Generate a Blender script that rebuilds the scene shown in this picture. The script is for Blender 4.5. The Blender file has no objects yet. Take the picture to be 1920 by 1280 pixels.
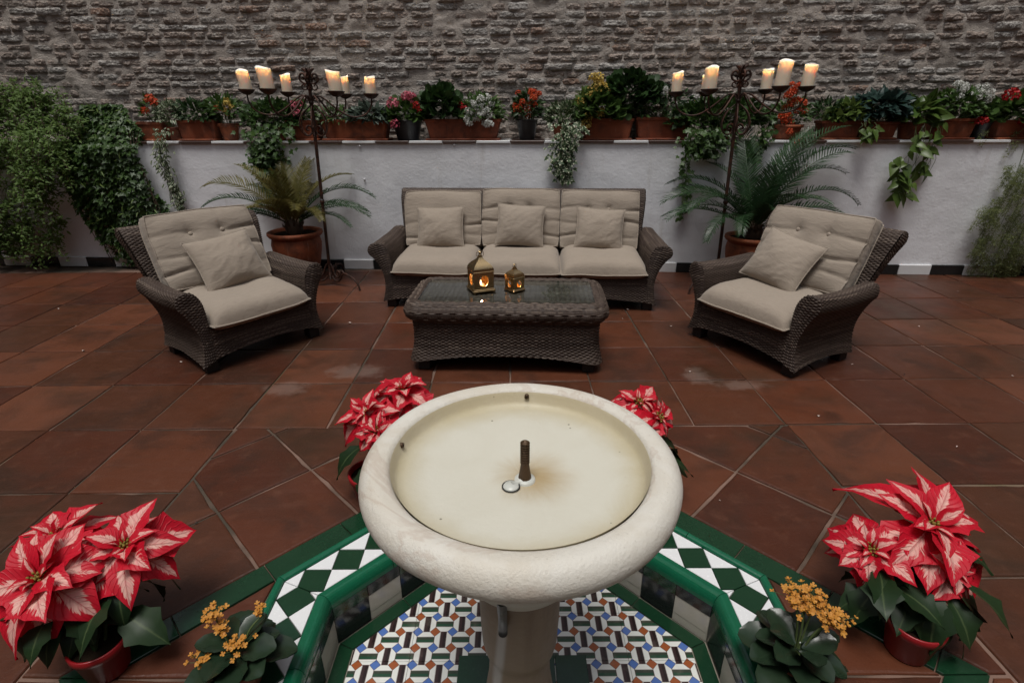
import bpy, math, random
import numpy as np
from mathutils import Vector, Matrix

random.seed(7)
RNG = np.random.default_rng(7)
SC = bpy.context.scene
COL = SC.collection
R = math.radians

# ------------------------------------------------------------------ camera, sky, sun, exposure
cam_d = bpy.data.cameras.new('camera')
cam = bpy.data.objects.new('camera', cam_d)
COL.objects.link(cam)
cam_d.sensor_width = 36.0
cam_d.lens = 18.75
cam_d.clip_start = 0.02
cam_d.clip_end = 200.0
_th, _ro = math.atan(0.43), R(0.25)
_fw = Vector((0, math.cos(_th), -math.sin(_th)))
_up = Vector((0, math.sin(_th), math.cos(_th)))
_rt = Vector((1, 0, 0))
_r2 = _rt * math.cos(_ro) - _up * math.sin(_ro)
_u2 = _rt * math.sin(_ro) + _up * math.cos(_ro)
cam.matrix_world = Matrix(((_r2.x, _u2.x, -_fw.x, 0), (_r2.y, _u2.y, -_fw.y, 0), (_r2.z, _u2.z, -_fw.z, 1.45), (0, 0, 0, 1)))
SC.camera = cam

SUN_EL, SUN_AZ = R(75), R(200)      # azimuth clockwise from +Y: behind the camera
world = bpy.data.worlds.new('World')
SC.world = world
world.use_nodes = True
wn = world.node_tree.nodes
wl = world.node_tree.links
wn.clear()
sky = wn.new('ShaderNodeTexSky')
sky.sky_type = 'NISHITA'
sky.sun_disc = False
sky.sun_elevation = SUN_EL
sky.sun_rotation = SUN_AZ
sky.dust_density = 3.0
hs = wn.new('ShaderNodeHueSaturation')
hs.inputs['Saturation'].default_value = 0.38     # overcast: a greyer sky
bg = wn.new('ShaderNodeBackground')
bg.inputs['Strength'].default_value = 0.066
wo = wn.new('ShaderNodeOutputWorld')
wl.new(sky.outputs[0], hs.inputs['Color'])
wl.new(hs.outputs[0], bg.inputs['Color'])
wl.new(bg.outputs[0], wo.inputs['Surface'])
sun_d = bpy.data.lights.new('sun', 'SUN')
sun_d.energy = 1.5
sun_d.angle = R(22)
sun_d.color = (1.0, 0.97, 0.92)
sun = bpy.data.objects.new('sun', sun_d)
COL.objects.link(sun)
_sd = Vector((math.sin(SUN_AZ) * math.cos(SUN_EL), math.cos(SUN_AZ) * math.cos(SUN_EL), math.sin(SUN_EL)))
sun.rotation_euler = _sd.to_track_quat('Z', 'Y').to_euler()
sun.location = (0, -2, 6)
SC.view_settings.view_transform = 'Standard'
SC.view_settings.look = 'None'
SC.view_settings.exposure = 0.60
SC.view_settings.gamma = 1.0
SC.view_settings.use_curve_mapping = False
SC.render.engine = 'CYCLES'
SC.cycles.use_denoising = True
SC.cycles.max_bounces = 8
SC.cycles.diffuse_bounces = 4
SC.cycles.transparent_max_bounces = 12
SC.cycles.caustics_reflective = False
SC.cycles.caustics_refractive = False
SC.cycles.sample_clamp_indirect = 4.0

# ------------------------------------------------------------------ mesh helpers
def hash3(ix, iy, iz, seed):
    h = (ix * 374761393 + iy * 668265263 + iz * 2147483647 + seed * 974634777) & 0xFFFFFFFF
    h = ((h ^ (h >> 13)) * 1274126177) & 0xFFFFFFFF
    h = h ^ (h >> 16)
    return (h & 0xFFFF) / 65535.0

def vnoise(P, freq=1.0, seed=0):
    P = np.asarray(P, float) * freq
    i = np.floor(P).astype(np.int64)
    f = P - i
    f = f * f * (3 - 2 * f)
    out = 0
    for dx in (0, 1):
        wx = f[..., 0] if dx else 1 - f[..., 0]
        for dy in (0, 1):
            wy = f[..., 1] if dy else 1 - f[..., 1]
            for dz in (0, 1):
                wz = f[..., 2] if dz else 1 - f[..., 2]
                out = out + wx * wy * wz * hash3(i[..., 0] + dx, i[..., 1] + dy, i[..., 2] + dz, seed)
    return out * 2 - 1

def fbm(P, freq=1.0, seed=0, oct=3):
    a, s = 1.0, 0
    for k in range(oct):
        s = s + a * vnoise(P, freq * 2 ** k, seed + k)
        a *= 0.5
    return s

class MB:
    """collects geometry for ONE mesh"""
    def __init__(self):
        self.V, self.UV, self.A, self.F, self.n = [], [], [], [], 0
    def add(self, V, F, uv=None, rnd=None, m=0):
        V = np.asarray(V, float).reshape(-1, 3)
        k = len(V)
        self.V.append(V)
        self.UV.append(np.zeros((k, 2)) if uv is None else np.asarray(uv, float).reshape(-1, 2))
        if rnd is None: rnd = 0.5
        self.A.append(np.broadcast_to(np.asarray(rnd, float), (k,)).copy())
        if isinstance(F, np.ndarray):
            self.F.append((F + self.n, m))
        else:
            by = {}
            for f in F: by.setdefault(len(f), []).append(f)
            for L in by: self.F.append((np.asarray(by[L], np.int64) + self.n, m))
        self.n += k
        return self
    def mesh(self, name, mats, smooth=False):
        me = bpy.data.meshes.new(name)
        V = np.concatenate(self.V); UV = np.concatenate(self.UV); A = np.concatenate(self.A)
        loops = np.concatenate([f.ravel() for f, m in self.F]).astype(np.int32)
        sizes = np.concatenate([np.full(len(f), f.shape[1]) for f, m in self.F])
        mi = np.concatenate([np.full(len(f), m) for f, m in self.F]).astype(np.int32)
        starts = np.concatenate([[0], np.cumsum(sizes)[:-1]]).astype(np.int32)
        me.vertices.add(len(V)); me.vertices.foreach_set('co', V.astype(np.float32).ravel())
        me.loops.add(len(loops)); me.loops.foreach_set('vertex_index', loops)
        me.polygons.add(len(sizes)); me.polygons.foreach_set('loop_start', starts)
        me.polygons.foreach_set('material_index', mi)
        me.polygons.foreach_set('use_smooth', np.full(len(sizes), bool(smooth)))
        ul = me.uv_layers.new(name='uv')
        ul.data.foreach_set('uv', UV[loops].astype(np.float32).ravel())
        at = me.attributes.new('rnd', 'FLOAT', 'POINT')
        at.data.foreach_set('value', A.astype(np.float32))
        for m in (mats if isinstance(mats, (list, tuple)) else [mats]): me.materials.append(m)
        me.update(calc_edges=True)
        me.validate()
        return me

def obj(name, me, parent=None, M=None, loc=None, rz=0.0):
    o = bpy.data.objects.new(name, me)
    COL.objects.link(o)
    if parent is not None: o.parent = parent
    if M is not None: o.matrix_local = M
    elif loc is not None:
        o.location = loc; o.rotation_euler = (0, 0, rz)
    return o

def part(name, mb, mat, parent, smooth=True, kind=None, label=None):
    o = obj(name, mb.mesh(name, mat, smooth), parent)
    if kind: o['kind'] = kind
    if label: o['label'] = label
    return o

def tag(o, label, cat, group=None):
    o['label'] = label; o['category'] = cat
    if group: o['group'] = group
    return o

def thing(name, label, cat, loc=(0, 0, 0), rz=0.0, group=None):
    o = bpy.data.objects.new(name, None)
    COL.objects.link(o)
    o.empty_display_size = 0.1
    o.location = loc; o.rotation_euler = (0, 0, rz)
    return tag(o, label, cat, group)

def dup(root, label, loc, rz):
    r = root.copy(); COL.objects.link(r)
    r.location = loc; r.rotation_euler = (0, 0, rz); r['label'] = label
    for ch in root.children:
        c = ch.copy(); COL.objects.link(c); c.parent = r
        for g in ch.children:
            d = g.copy(); COL.objects.link(d); d.parent = c
    return r

def grid_faces(nu, nv, cu=False, cv=False):
    a = np.arange(nu * nv).reshape(nu, nv)
    iu = np.arange(nu if cu else nu - 1); iv = np.arange(nv if cv else nv - 1)
    i2 = (iu + 1) % nu; j2 = (iv + 1) % nv
    return np.stack([a[np.ix_(iu, iv)], a[np.ix_(i2, iv)], a[np.ix_(i2, j2)], a[np.ix_(iu, j2)]], -1).reshape(-1, 4)

def add_grid(mb, P, cu=False, cv=False, uv=None, rnd=None, m=0, flip=False):
    P = np.asarray(P, float)
    F = grid_faces(P.shape[0], P.shape[1], cu, cv)
    if flip: F = F[:, ::-1]
    if uv is None:
        u, v = np.meshgrid(np.linspace(0, 1, P.shape[0]), np.linspace(0, 1, P.shape[1]), indexing='ij')
        uv = np.stack([u, v], -1)
    mb.add(P.reshape(-1, 3), F, np.asarray(uv).reshape(-1, 2), None if rnd is None else np.broadcast_to(rnd, P.shape[:2]).ravel(), m)

def add_box(mb, c, s, bev=0.0, rz=0.0, m=0):
    x, y, z = [k / 2 for k in s]
    b = min(bev, x * .8, y * .8, z * .8)
    if b <= 0:
        V = [(sx * x, sy * y, sz * z) for sx in (-1, 1) for sy in (-1, 1) for sz in (-1, 1)]
        F = [(0, 1, 3, 2), (4, 6, 7, 5), (0, 4, 5, 1), (2, 3, 7, 6), (0, 2, 6, 4), (1, 5, 7, 3)]
    else:
        def ring(xx, yy, zz, cut):
            return [(-xx + cut, -yy, zz), (xx - cut, -yy, zz), (xx, -yy + cut, zz), (xx, yy - cut, zz), (xx - cut, yy, zz), (-xx + cut, yy, zz), (-xx, yy - cut, zz), (-xx, -yy + cut, zz)]
        V = ring(x - b, y - b, -z, b * .3) + ring(x, y, -z + b, b) + ring(x, y, z - b, b) + ring(x - b, y - b, z, b * .3)
        F = [tuple(range(7, -1, -1)), tuple(range(24, 32))]
        for k in range(3):
            for i in range(8):
                j = (i + 1) % 8
                F.append((k * 8 + i, k * 8 + j, k * 8 + 8 + j, k * 8 + 8 + i))
    V = np.array(V)
    c_, s_ = math.cos(rz), math.sin(rz)
    V = V @ np.array([[c_, s_, 0], [-s_, c_, 0], [0, 0, 1]]) + np.array(c)
    mb.add(V, F, V[:, :2], None, m)

def smooth_path(pts, n=24):
    P = np.asarray(pts, float)
    if len(P) < 3: return P
    Q = np.vstack([2 * P[0] - P[1], P, 2 * P[-1] - P[-2]])
    out = []
    seg = len(P) - 1
    k = max(2, n // seg)
    for i in range(seg):
        p0, p1, p2, p3 = Q[i:i + 4]
        for t in np.linspace(0, 1, k, endpoint=False):
            out.append(.5 * (2 * p1 + (p2 - p0) * t + (2 * p0 - 5 * p1 + 4 * p2 - p3) * t * t + (3 * p1 - p0 - 3 * p2 + p3) * t ** 3))
    out.append(P[-1])
    return np.array(out)

def add_tube(mb, P, r, n=8, rnd=None, m=0, closed=False):
    P = np.asarray(P, float)
    k = len(P)
    r = np.broadcast_to(np.asarray(r, float), (k,))
    T = np.gradient(P, axis=0)
    if closed: T = np.roll(P, -1, 0) - np.roll(P, 1, 0)
    T /= np.maximum(np.linalg.norm(T, axis=1, keepdims=True), 1e-9)
    up = np.array([0, 0, 1.]) if abs(T[0][2]) < .9 else np.array([1., 0, 0])
    rings = []
    a = np.cross(T[0], up); a /= np.linalg.norm(a)
    ang = np.linspace(0, 2 * math.pi, n, endpoint=False)
    for i in range(k):
        a = a - T[i] * (a @ T[i]); a /= max(np.linalg.norm(a), 1e-9)
        b = np.cross(T[i], a)
        rings.append(P[i] + r[i] * (np.cos(ang)[:, None] * a + np.sin(ang)[:, None] * b))
    G = np.array(rings)
    u, v = np.meshgrid(np.linspace(0, 1, k), np.linspace(0, 1, n), indexing='ij')
    base = mb.n
    F = [tuple(f) for f in grid_faces(k, n, closed, True)]
    if not closed:
        F.append(tuple(range(n - 1, -1, -1))); F.append(tuple((k - 1) * n + i for i in range(n)))
    mb.add(G.reshape(-1, 3), F, np.stack([u, v], -1).reshape(-1, 2), rnd, m)

def add_lathe(mb, prof, n=32, c=(0, 0, 0), rnd=None, m=0, wob=0.0):
    prof = np.asarray(prof, float)
    a = np.linspace(0, 2 * math.pi, n, endpoint=False)
    w = 1 + wob * np.sin(a * 2 + 1)
    P = np.stack([prof[:, 0][:, None] * np.cos(a) * w, prof[:, 0][:, None] * np.sin(a) * w, np.repeat(prof[:, 1][:, None], n, 1)], -1) + np.array(c)
    add_grid(mb, P, cv=True, rnd=rnd, m=m, flip=True)

# leaf templates: (x across, y along 0..1, z) , faces, uv
def tmpl_ovate(w=.5, fold=.08, droop=.15, rows=(0, .3, .65, 1), prof=(.12, 1, .8, .02)):
    V, F, U = [], [], []
    for y, p in zip(rows, prof):
        for s in (-1, 0, 1):
            V.append((s * w * p * .5, y, (fold * p if s else 0) - droop * y * y)); U.append((s * p * .5 + .5, y))
    for i in range(len(rows) - 1):
        for j in (0, 1):
            a = i * 3 + j
            F.append((a, a + 1, a + 4, a + 3))
    return np.array(V), np.array(F), np.array(U)

def tmpl_fan(outline, cup=.1, cy=.4):
    V = [(0, cy, -cup)]; U = [(.5, cy)]
    for x, y in outline:
        V.append((x, y, 0)); U.append((x + .5, y))
    n = len(outline)
    F = [(0, 1 + i, 1 + (i + 1) % n) for i in range(n)]
    return np.array(V, float), np.array(F), np.array(U, float)

T_IVY = tmpl_fan([(0, .12), (-.28, -.02), (-.3, .22), (-.52, .42), (-.2, .55), (0, 1), (.2, .55), (.52, .42), (.3, .22), (.28, -.02)], .06, .35)
T_OV = tmpl_ovate()
T_NARROW = tmpl_ovate(.3, .05, .25)
T_HEART = tmpl_ovate(.8, .1, .25, (-.08, .12, .5, 1), (.7, 1.0, .72, .02))
T_ROUND = tmpl_fan([(.5 * math.sin(a) * (1 + .05 * (-1) ** k), .5 - .5 * math.cos(a) * (1 + .05 * (-1) ** k)) for k, a in enumerate(np.linspace(.25, 2 * math.pi - .25, 13))], .1, .42)
T_PETAL = tmpl_ovate(.75, .05, -.1, (0, .45, .8, 1), (.2, .9, 1, .5))
T_BLADE = (np.array([(-.5, 0, 0), (.5, 0, 0), (.35, .6, .02), (0, 1, -.08), (-.35, .6, .02)]), np.array([(0, 1, 2), (0, 2, 4), (4, 2, 3)]), np.array([(0, 0), (1, 0), (.8, .6), (.5, 1), (.2, .6)]))

def unit(a):
    return a / np.maximum(np.linalg.norm(a, axis=-1, keepdims=True), 1e-9)

def add_leaves(mb, T, pos, fwd, up, L, Wd, rnd=None, m=0):
    V, F, U = T
    pos = np.asarray(pos, float); n = len(pos)
    if n == 0: return
    fwd = unit(np.asarray(fwd, float)); up = np.asarray(up, float)
    x = unit(np.cross(fwd, up)); z = np.cross(x, fwd)
    L = np.broadcast_to(L, (n,)); Wd = np.broadcast_to(Wd, (n,))
    P = pos[:, None] + x[:, None] * (V[None, :, 0:1] * Wd[:, None, None]) + fwd[:, None] * (V[None, :, 1:2] * L[:, None, None]) + z[:, None] * (V[None, :, 2:3] * L[:, None, None])
    FF = (F[None] + (np.arange(n) * len(V))[:, None, None]).reshape(-1, F.shape[1])
    if rnd is None: rnd = RNG.random(n)
    mb.add(P.reshape(-1, 3), FF, np.tile(U, (n, 1)), np.repeat(rnd, len(V)), m)

def rdir(n, zmin=-1.0, zmax=1.0):
    z = RNG.uniform(zmin, zmax, n); a = RNG.uniform(0, 2 * math.pi, n)
    r = np.sqrt(np.maximum(0, 1 - z * z))
    return np.stack([r * np.cos(a), r * np.sin(a), z], -1)

# convex polygon tools
def clip(poly, a, b, c):            # keep a*x + b*y <= c
    out = []
    n = len(poly)
    for i in range(n):
        p, q = poly[i], poly[(i + 1) % n]
        dp, dq = a * p[0] + b * p[1] - c, a * q[0] + b * q[1] - c
        if dp <= 0: out.append(p)
        if dp * dq < 0:
            t = dp / (dp - dq)
            out.append((p[0] + (q[0] - p[0]) * t, p[1] + (q[1] - p[1]) * t))
    return out

def area(p):
    return .5 * sum(p[i][0] * p[(i + 1) % len(p)][1] - p[(i + 1) % len(p)][0] * p[i][1] for i in range(len(p)))

def clean(p):
    q = [p[i] for i in range(len(p)) if math.dist(p[i], p[i - 1]) > 1e-4]
    if area(q) < 0: q = q[::-1]
    return q

def inset(p, g):
    q = list(p)
    n = len(p)
    for i in range(n):
        (x0, y0), (x1, y1) = p[i], p[(i + 1) % n]
        L = math.hypot(x1 - x0, y1 - y0)
        if L < 1e-6: continue
        a, b = (y1 - y0) / L, -(x1 - x0) / L
        q = clip(q, a, b, a * x0 + b * y0 - g)
        if len(q) < 3: return []
    return clean(q)

def add_slab(mb, poly, z0, z1, bev=.003, tilt=(0, 0, 0), uvs=1.0, m=0):
    p = poly
    q = inset(p, bev)
    if len(q) != len(p): q = [(x + (sum(a for a, b in p) / len(p) - x) * .03, y + (sum(b for a, b in p) / len(p) - y) * .03) for x, y in p]
    n = len(p)
    cx, cy = p[0]
    zf = lambda x, y: tilt[0] + tilt[1] * (x - cx) + tilt[2] * (y - cy)
    V = [(x, y, z0) for x, y in p] + [(x, y, z1 - bev + zf(x, y)) for x, y in p] + [(x, y, z1 + zf(x, y)) for x, y in q]
    F = [tuple(range(2 * n, 3 * n))]
    for k in (0, 1):
        for i in range(n):
            j = (i + 1) % n
            F.append((k * n + i, k * n + j, k * n + n + j, k * n + n + i))
    mb.add(V, F, [(v[0] * uvs, v[1] * uvs) for v in V], None, m)

def rough_slab(mb, poly, z0, z1, tilt):
    P = []
    n = len(poly)
    for i in range(n):
        (x0, y0), (x1, y1) = poly[i], poly[(i + 1) % n]
        L = math.hypot(x1 - x0, y1 - y0); nx, ny = -(y1 - y0) / L, (x1 - x0) / L
        k = max(1, int(L / .065))
        for j in range(k):
            w = random.uniform(0, .0032) + (random.random() < .06) * random.uniform(.002, .006)
            t = (j + (random.uniform(-.25, .25) if j else 0)) / k
            P.append((x0 + (x1 - x0) * t + nx * w, y0 + (y1 - y0) * t + ny * w))
    n = len(P); cx = sum(p[0] for p in P) / n; cy = sum(p[1] for p in P) / n
    zf = lambda x, y: tilt[0] + tilt[1] * (x - cx) + tilt[2] * (y - cy)
    V = []
    for ins, zz in ((0, z0), (0, z1 - .005), (.0022, z1 - .0016), (.008, z1)):
        for x, y in P:
            d = math.hypot(x - cx, y - cy); f = 1 - ins * 1.3 / max(d, .02)
            X, Y = cx + (x - cx) * f, cy + (y - cy) * f
            V.append((X, Y, zz + (zf(X, Y) if zz > z0 else 0)))
    F = [tuple(range(3 * n, 4 * n))] + [(k * n + i, k * n + (i + 1) % n, k * n + n + (i + 1) % n, k * n + n + i) for k in range(3) for i in range(n)]
    mb.add(V, F)

def tile(parent, name, poly, z0, z1, mat, gap=.004, bev=.003, tilt=(0, 0, 0), label=None):
    p = clean(poly)
    if len(p) < 3 or abs(area(p)) < 2e-4: return None
    p = inset(p, gap)
    if len(p) < 3 or abs(area(p)) < 1e-4: return None
    mb = MB(); rough_slab(mb, p, z0, z1, tilt)
    return part(name, mb, mat, parent, smooth=False)

# ------------------------------------------------------------------ material helpers
class NB:
    def __init__(self, name):
        self.mat = bpy.data.materials.new(name)
        self.mat.use_nodes = True
        self.t = self.mat.node_tree
        self.t.nodes.clear()
        self.out = self.t.nodes.new('ShaderNodeOutputMaterial')
        self.p = self.t.nodes.new('ShaderNodeBsdfPrincipled')
        self.t.links.new(self.p.outputs[0], self.out.inputs[0])
    def node(self, typ, **kw):
        n = self.t.nodes.new(typ)
        for k, v in kw.items(): setattr(n, k, v)
        return n
    def put(self, sock, v):
        if hasattr(v, 'is_linked'): self.t.links.new(v, sock)
        elif v is not None:
            if isinstance(v, (tuple, list)) and len(v) == 3 and sock.type == 'RGBA': v = (*v, 1)
            sock.default_value = v
    def m(self, op, a, b=None, c=None, clamp=False):
        n = self.node('ShaderNodeMath', operation=op, use_clamp=clamp)
        self.put(n.inputs[0], a); self.put(n.inputs[1], b); self.put(n.inputs[2], c)
        return n.outputs[0]
    def mix(self, f, a, b, blend='MIX'):
        n = self.node('ShaderNodeMix', data_type='RGBA', blend_type=blend)
        self.put(n.inputs[0], f); self.put(n.inputs[6], a); self.put(n.inputs[7], b)
        return n.outputs[2]
    def noise(self, vec, scale, detail=4, rough=.55, dist=0.0):
        n = self.node('ShaderNodeTexNoise')
        self.put(n.inputs['Vector'], vec); n.inputs['Scale'].default_value = scale
        n.inputs['Detail'].default_value = detail; n.inputs['Roughness'].default_value = rough
        n.inputs['Distortion'].default_value = dist
        return n.outputs[0]
    def vor(self, vec, scale, feature='F1'):
        n = self.node('ShaderNodeTexVoronoi', feature=feature)
        self.put(n.inputs['Vector'], vec); n.inputs['Scale'].default_value = scale
        return n.outputs[0]
    def ss(self, x, a, b):            # smooth step a..b -> 0..1
        n = self.node('ShaderNodeMapRange', interpolation_type='SMOOTHSTEP')
        self.put(n.inputs[0], x); n.inputs[1].default_value = a; n.inputs[2].default_value = b
        n.inputs[3].default_value = 0; n.inputs[4].default_value = 1
        return n.outputs[0]
    def coord(self, which='Object'):
        return self.node('ShaderNodeTexCoord').outputs[which]
    def world(self):
        return self.node('ShaderNodeNewGeometry').outputs['Position']
    def xyz(self, v):
        n = self.node('ShaderNodeSeparateXYZ'); self.put(n.inputs[0], v)
        return n.outputs
    def comb(self, x, y, z=0.0):
        n = self.node('ShaderNodeCombineXYZ')
        for k, v in enumerate((x, y, z)): self.put(n.inputs[k], v)
        return n.outputs[0]
    def scale(self, v, s):
        n = self.node('ShaderNodeVectorMath', operation='MULTIPLY')
        self.put(n.inputs[0], v); n.inputs[1].default_value = s
        return n.outputs[0]
    def offs(self, v, s, k=13.0):     # shift a vector by a random scalar
        n = self.node('ShaderNodeVectorMath', operation='ADD')
        self.put(n.inputs[0], v)
        q = self.m('MULTIPLY', s, k)
        self.put(n.inputs[1], self.comb(q, q, q))
        return n.outputs[0]
    def rnd(self):
        return self.node('ShaderNodeObjectInfo').outputs['Random']
    def attr(self, name='rnd'):
        return self.node('ShaderNodeAttribute', attribute_name=name).outputs['Fac']
    def bump(self, h, strength=.3, dist=.01):
        n = self.node('ShaderNodeBump')
        n.inputs['Strength'].default_value = strength; n.inputs['Distance'].default_value = dist
        self.put(n.inputs['Height'], h)
        self.put(self.p.inputs['Normal'], n.outputs[0])
        return n.outputs[0]
    def set(self, **kw):
        names = dict(col='Base Color', rough='Roughness', metal='Metallic', spec='Specular IOR Level', sss='Subsurface Weight', coat='Coat Weight', coatr='Coat Roughness', sheen='Sheen Weight', emc='Emission Color', ems='Emission Strength')
        for k, v in kw.items(): self.put(self.p.inputs[names[k]], v)
        return self.mat

def m_simple(name, col, rough=.5, metal=0.0, var=.25, scale=30, bump=0.0, spec=.5):
    b = NB(name)
    n = b.noise(b.coord(), scale, 4)
    c = b.mix(n, tuple(k * (1 - var) for k in col), tuple(min(1, k * (1 + var)) for k in col))
    if bump: b.bump(n, bump, .01)
    return b.set(col=c, rough=rough, metal=metal, spec=spec)

def m_leaf(name, c1, c2, rough=.45, trans=.25, edge=None, vein=None, spec=.28):
    b = NB(name)
    r = b.m('ADD', b.m('MULTIPLY', b.attr(), .65), b.m('MULTIPLY', b.rnd(), .35))
    col = b.mix(r, c1, c2)
    n = b.noise(b.world(), 40, 3)
    col = b.mix(b.m('MULTIPLY', n, .5), col, tuple(k * .5 for k in c1))
    uv = b.xyz(b.coord('UV'))
    dx = b.m('ABSOLUTE', b.m('SUBTRACT', uv[0], .5))
    if edge:                       # cream variegated margin
        e = b.m('ADD', b.m('MULTIPLY', dx, 2.0), b.m('MULTIPLY', b.m('SUBTRACT', b.noise(b.world(), 60, 2), .5), .9))
        col = b.mix(b.ss(e, .42, .6), col, edge)
    if vein:
        col = b.mix(b.m('SUBTRACT', 1.0, b.ss(dx, .0, .06)), col, vein)
    b.set(col=col, rough=rough, spec=spec)
    tr = b.node('ShaderNodeBsdfTranslucent'); b.put(tr.inputs[0], b.mix(.5, col, c2))
    mx = b.node('ShaderNodeMixShader'); mx.inputs[0].default_value = trans
    b.t.links.new(b.p.outputs[0], mx.inputs[1]); b.t.links.new(tr.outputs[0], mx.inputs[2])
    b.t.links.new(mx.outputs[0], b.out.inputs[0])
    return b.mat

def m_flower(name, c1, c2, trans=.2):
    return m_leaf(name, c1, c2, .55, trans, spec=.3)

# ------------------------------------------------------------------ materials
def mk_terracotta_floor():
    b = NB('terracotta_paving'); r = b.rnd(); w = b.offs(b.world(), r)
    base = b.node('ShaderNodeValToRGB'); b.put(base.inputs[0], r)
    cr = base.color_ramp
    cr.elements[0].color = (.056, .0165, .0085, 1); cr.elements[1].color = (.122, .043, .022, 1)
    e = cr.elements.new(.3); e.color = (.084, .0255, .0125, 1)
    e = cr.elements.new(.55); e.color = (.062, .0225, .0112, 1)
    e = cr.elements.new(.8); e.color = (.100, .031, .0145, 1)
    n1 = b.noise(w, 3.0, 5, .6, .6); n2 = b.noise(w, 14, 5, .65); n3 = b.noise(b.world(), 1.1, 4, .6)
    col = b.mix(b.m('MULTIPLY', b.ss(n1, .42, .72), .62), base.outputs[0], (.026, .0145, .010))
    col = b.mix(b.m('MULTIPLY', b.ss(n2, .5, .8), .5), col, (.125, .050, .029))
    col = b.mix(b.m('MULTIPLY', b.ss(n3, .50, .72), .55), col, (.030, .022, .012))
    lime = b.ss(b.noise(b.offs(b.world(), 1.0, 31), 2.3, 6, .7), .71, .78)
    col = b.mix(b.m('MULTIPLY', lime, .22), col, (.42, .33, .29))
    sp = b.m('SUBTRACT', 1.0, b.ss(b.vor(b.world(), 24), .03, .07))
    spk = b.m('MULTIPLY', sp, b.ss(b.noise(b.world(), 5, 2), .55, .6))
    col = b.mix(b.m('MULTIPLY', spk, .7), col, (.03, .018, .014))
    stre = b.noise(b.scale(w, (3, 30, 3)), 1.0, 4)
    col = b.mix(b.m('MULTIPLY', b.ss(stre, .5, .8), .3), col, (.10, .04, .026))
    pos = b.xyz(b.world())
    for (px, py, rx, ry) in ((-1.30, 2.70, .16, .10), (1.10, 2.84, .10, .13), (1.32, 2.72, .18, .07), (-.95, 2.92, .22, .12)):     # dried lime where furniture and pots stood
        ex = b.m('DIVIDE', b.m('SUBTRACT', pos[0], px), rx); ey = b.m('DIVIDE', b.m('SUBTRACT', pos[1], py), ry)
        rr = b.m('ADD', b.m('SQRT', b.m('ADD', b.m('POWER', ex, 2.0), b.m('POWER', ey, 2.0))), b.m('MULTIPLY', b.m('SUBTRACT', b.noise(b.world(), 11, 5, .7), .5), 1.6))
        col = b.mix(b.m('MULTIPLY', b.m('SUBTRACT', 1.0, b.ss(rr, .35, 1.0)), .30), col, (.26, .19, .16))
    rough = b.m('ADD', .17, b.m('MULTIPLY', b.noise(b.world(), 4.5, 5, .65), .5))
    b.bump(b.m('ADD', b.m('MULTIPLY', n2, .6), b.noise(w, 90, 3)), .25, .006)
    return b.set(col=col, rough=rough, spec=.34)

def mk_grout():
    b = NB('floor_grout'); w = b.world()
    n = b.noise(w, 1.7, 4, .6); n2 = b.noise(w, 25, 5)
    col = b.mix(b.ss(n, .42, .62), (.030, .026, .016), (.21, .125, .095))
    col = b.mix(b.m('MULTIPLY', b.ss(b.noise(w, .9, 3), .58, .68), .7), col, (.07, .085, .025))
    col = b.mix(b.m('MULTIPLY', n2, .5), col, (.10, .065, .045))
    b.bump(n2, .5, .006)
    return b.set(col=col, rough=.85)

def mk_brick():
    b = NB('weathered_brick'); r = b.rnd(); o = b.offs(b.world(), r, 7)
    n1 = b.noise(o, 9, 6, .7, .5); n2 = b.noise(b.world(), 38, 6, .75); n3 = b.noise(b.world(), .9, 3)
    base = b.node('ShaderNodeValToRGB'); b.put(base.inputs[0], r)
    cr = base.color_ramp
    cr.elements[0].color = (.35, .33, .305, 1); cr.elements[1].color = (.36, .30, .26, 1)
    for p, c in ((.2, (.43, .41, .385)), (.4, (.30, .26, .23)), (.6, (.46, .44, .415)), (.8, (.36, .33, .30)), (.95, (.30, .19, .14))):
        e = cr.elements.new(p); e.color = (*c, 1)
    col = b.mix(b.ss(n1, .4, .7), base.outputs[0], (.20, .18, .16))
    col = b.mix(b.m('MULTIPLY', b.ss(n2, .5, .72), .7), col, (.58, .55, .51))
    col = b.mix(b.m('MULTIPLY', b.ss(b.noise(b.offs(b.world(), 1.0, 3), 17, 5, .7), .6, .72), .6), col, (.085, .068, .058))
    col = b.mix(b.m('MULTIPLY', b.ss(n3, .5, .7), .35), col, (.30, .275, .245))
    h = b.m('ADD', b.noise(o, 30, 6, .75), b.m('MULTIPLY', b.vor(o, 45), .6))
    b.bump(h, 1.0, .022)
    return b.set(col=col, rough=.95, spec=.15)

def mk_mortar():
    b = NB('rough_mortar'); w = b.world()
    n1 = b.noise(w, 3.5, 6, .7); n2 = b.noise(w, 32, 6, .75); n3 = b.noise(w, .8, 3)
    col = b.mix(n1, (.38, .33, .29), (.50, .45, .405))
    col = b.mix(b.m('MULTIPLY', b.ss(n2, .5, .75), .6), col, (.20, .165, .14))
    col = b.mix(b.m('MULTIPLY', b.ss(n3, .48, .68), .4), col, (.34, .31, .28))
    b.bump(b.m('ADD', n2, b.m('MULTIPLY', b.noise(w, 75, 4, .7), .6)), 1.0, .02)
    return b.set(col=col, rough=.95, spec=.15)

def mk_plaster():
    b = NB('whitewash'); w = b.world()
    n = b.noise(w, 1.6, 5, .65); f = b.noise(w, 45, 4)
    col = b.mix(b.ss(n, .4, .75), (.79, .80, .83), (.70, .71, .73))
    run = b.noise(b.scale(w, (9, 9, .8)), 1.0, 4, .6)
    col = b.mix(b.m('MULTIPLY', b.ss(run, .58, .78), .35), col, (.45, .41, .36))
    b.bump(b.m('ADD', b.noise(w, 6, 4), b.m('MULTIPLY', f, .3)), .35, .02)
    return b.set(col=col, rough=.8, spec=.25)

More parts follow.
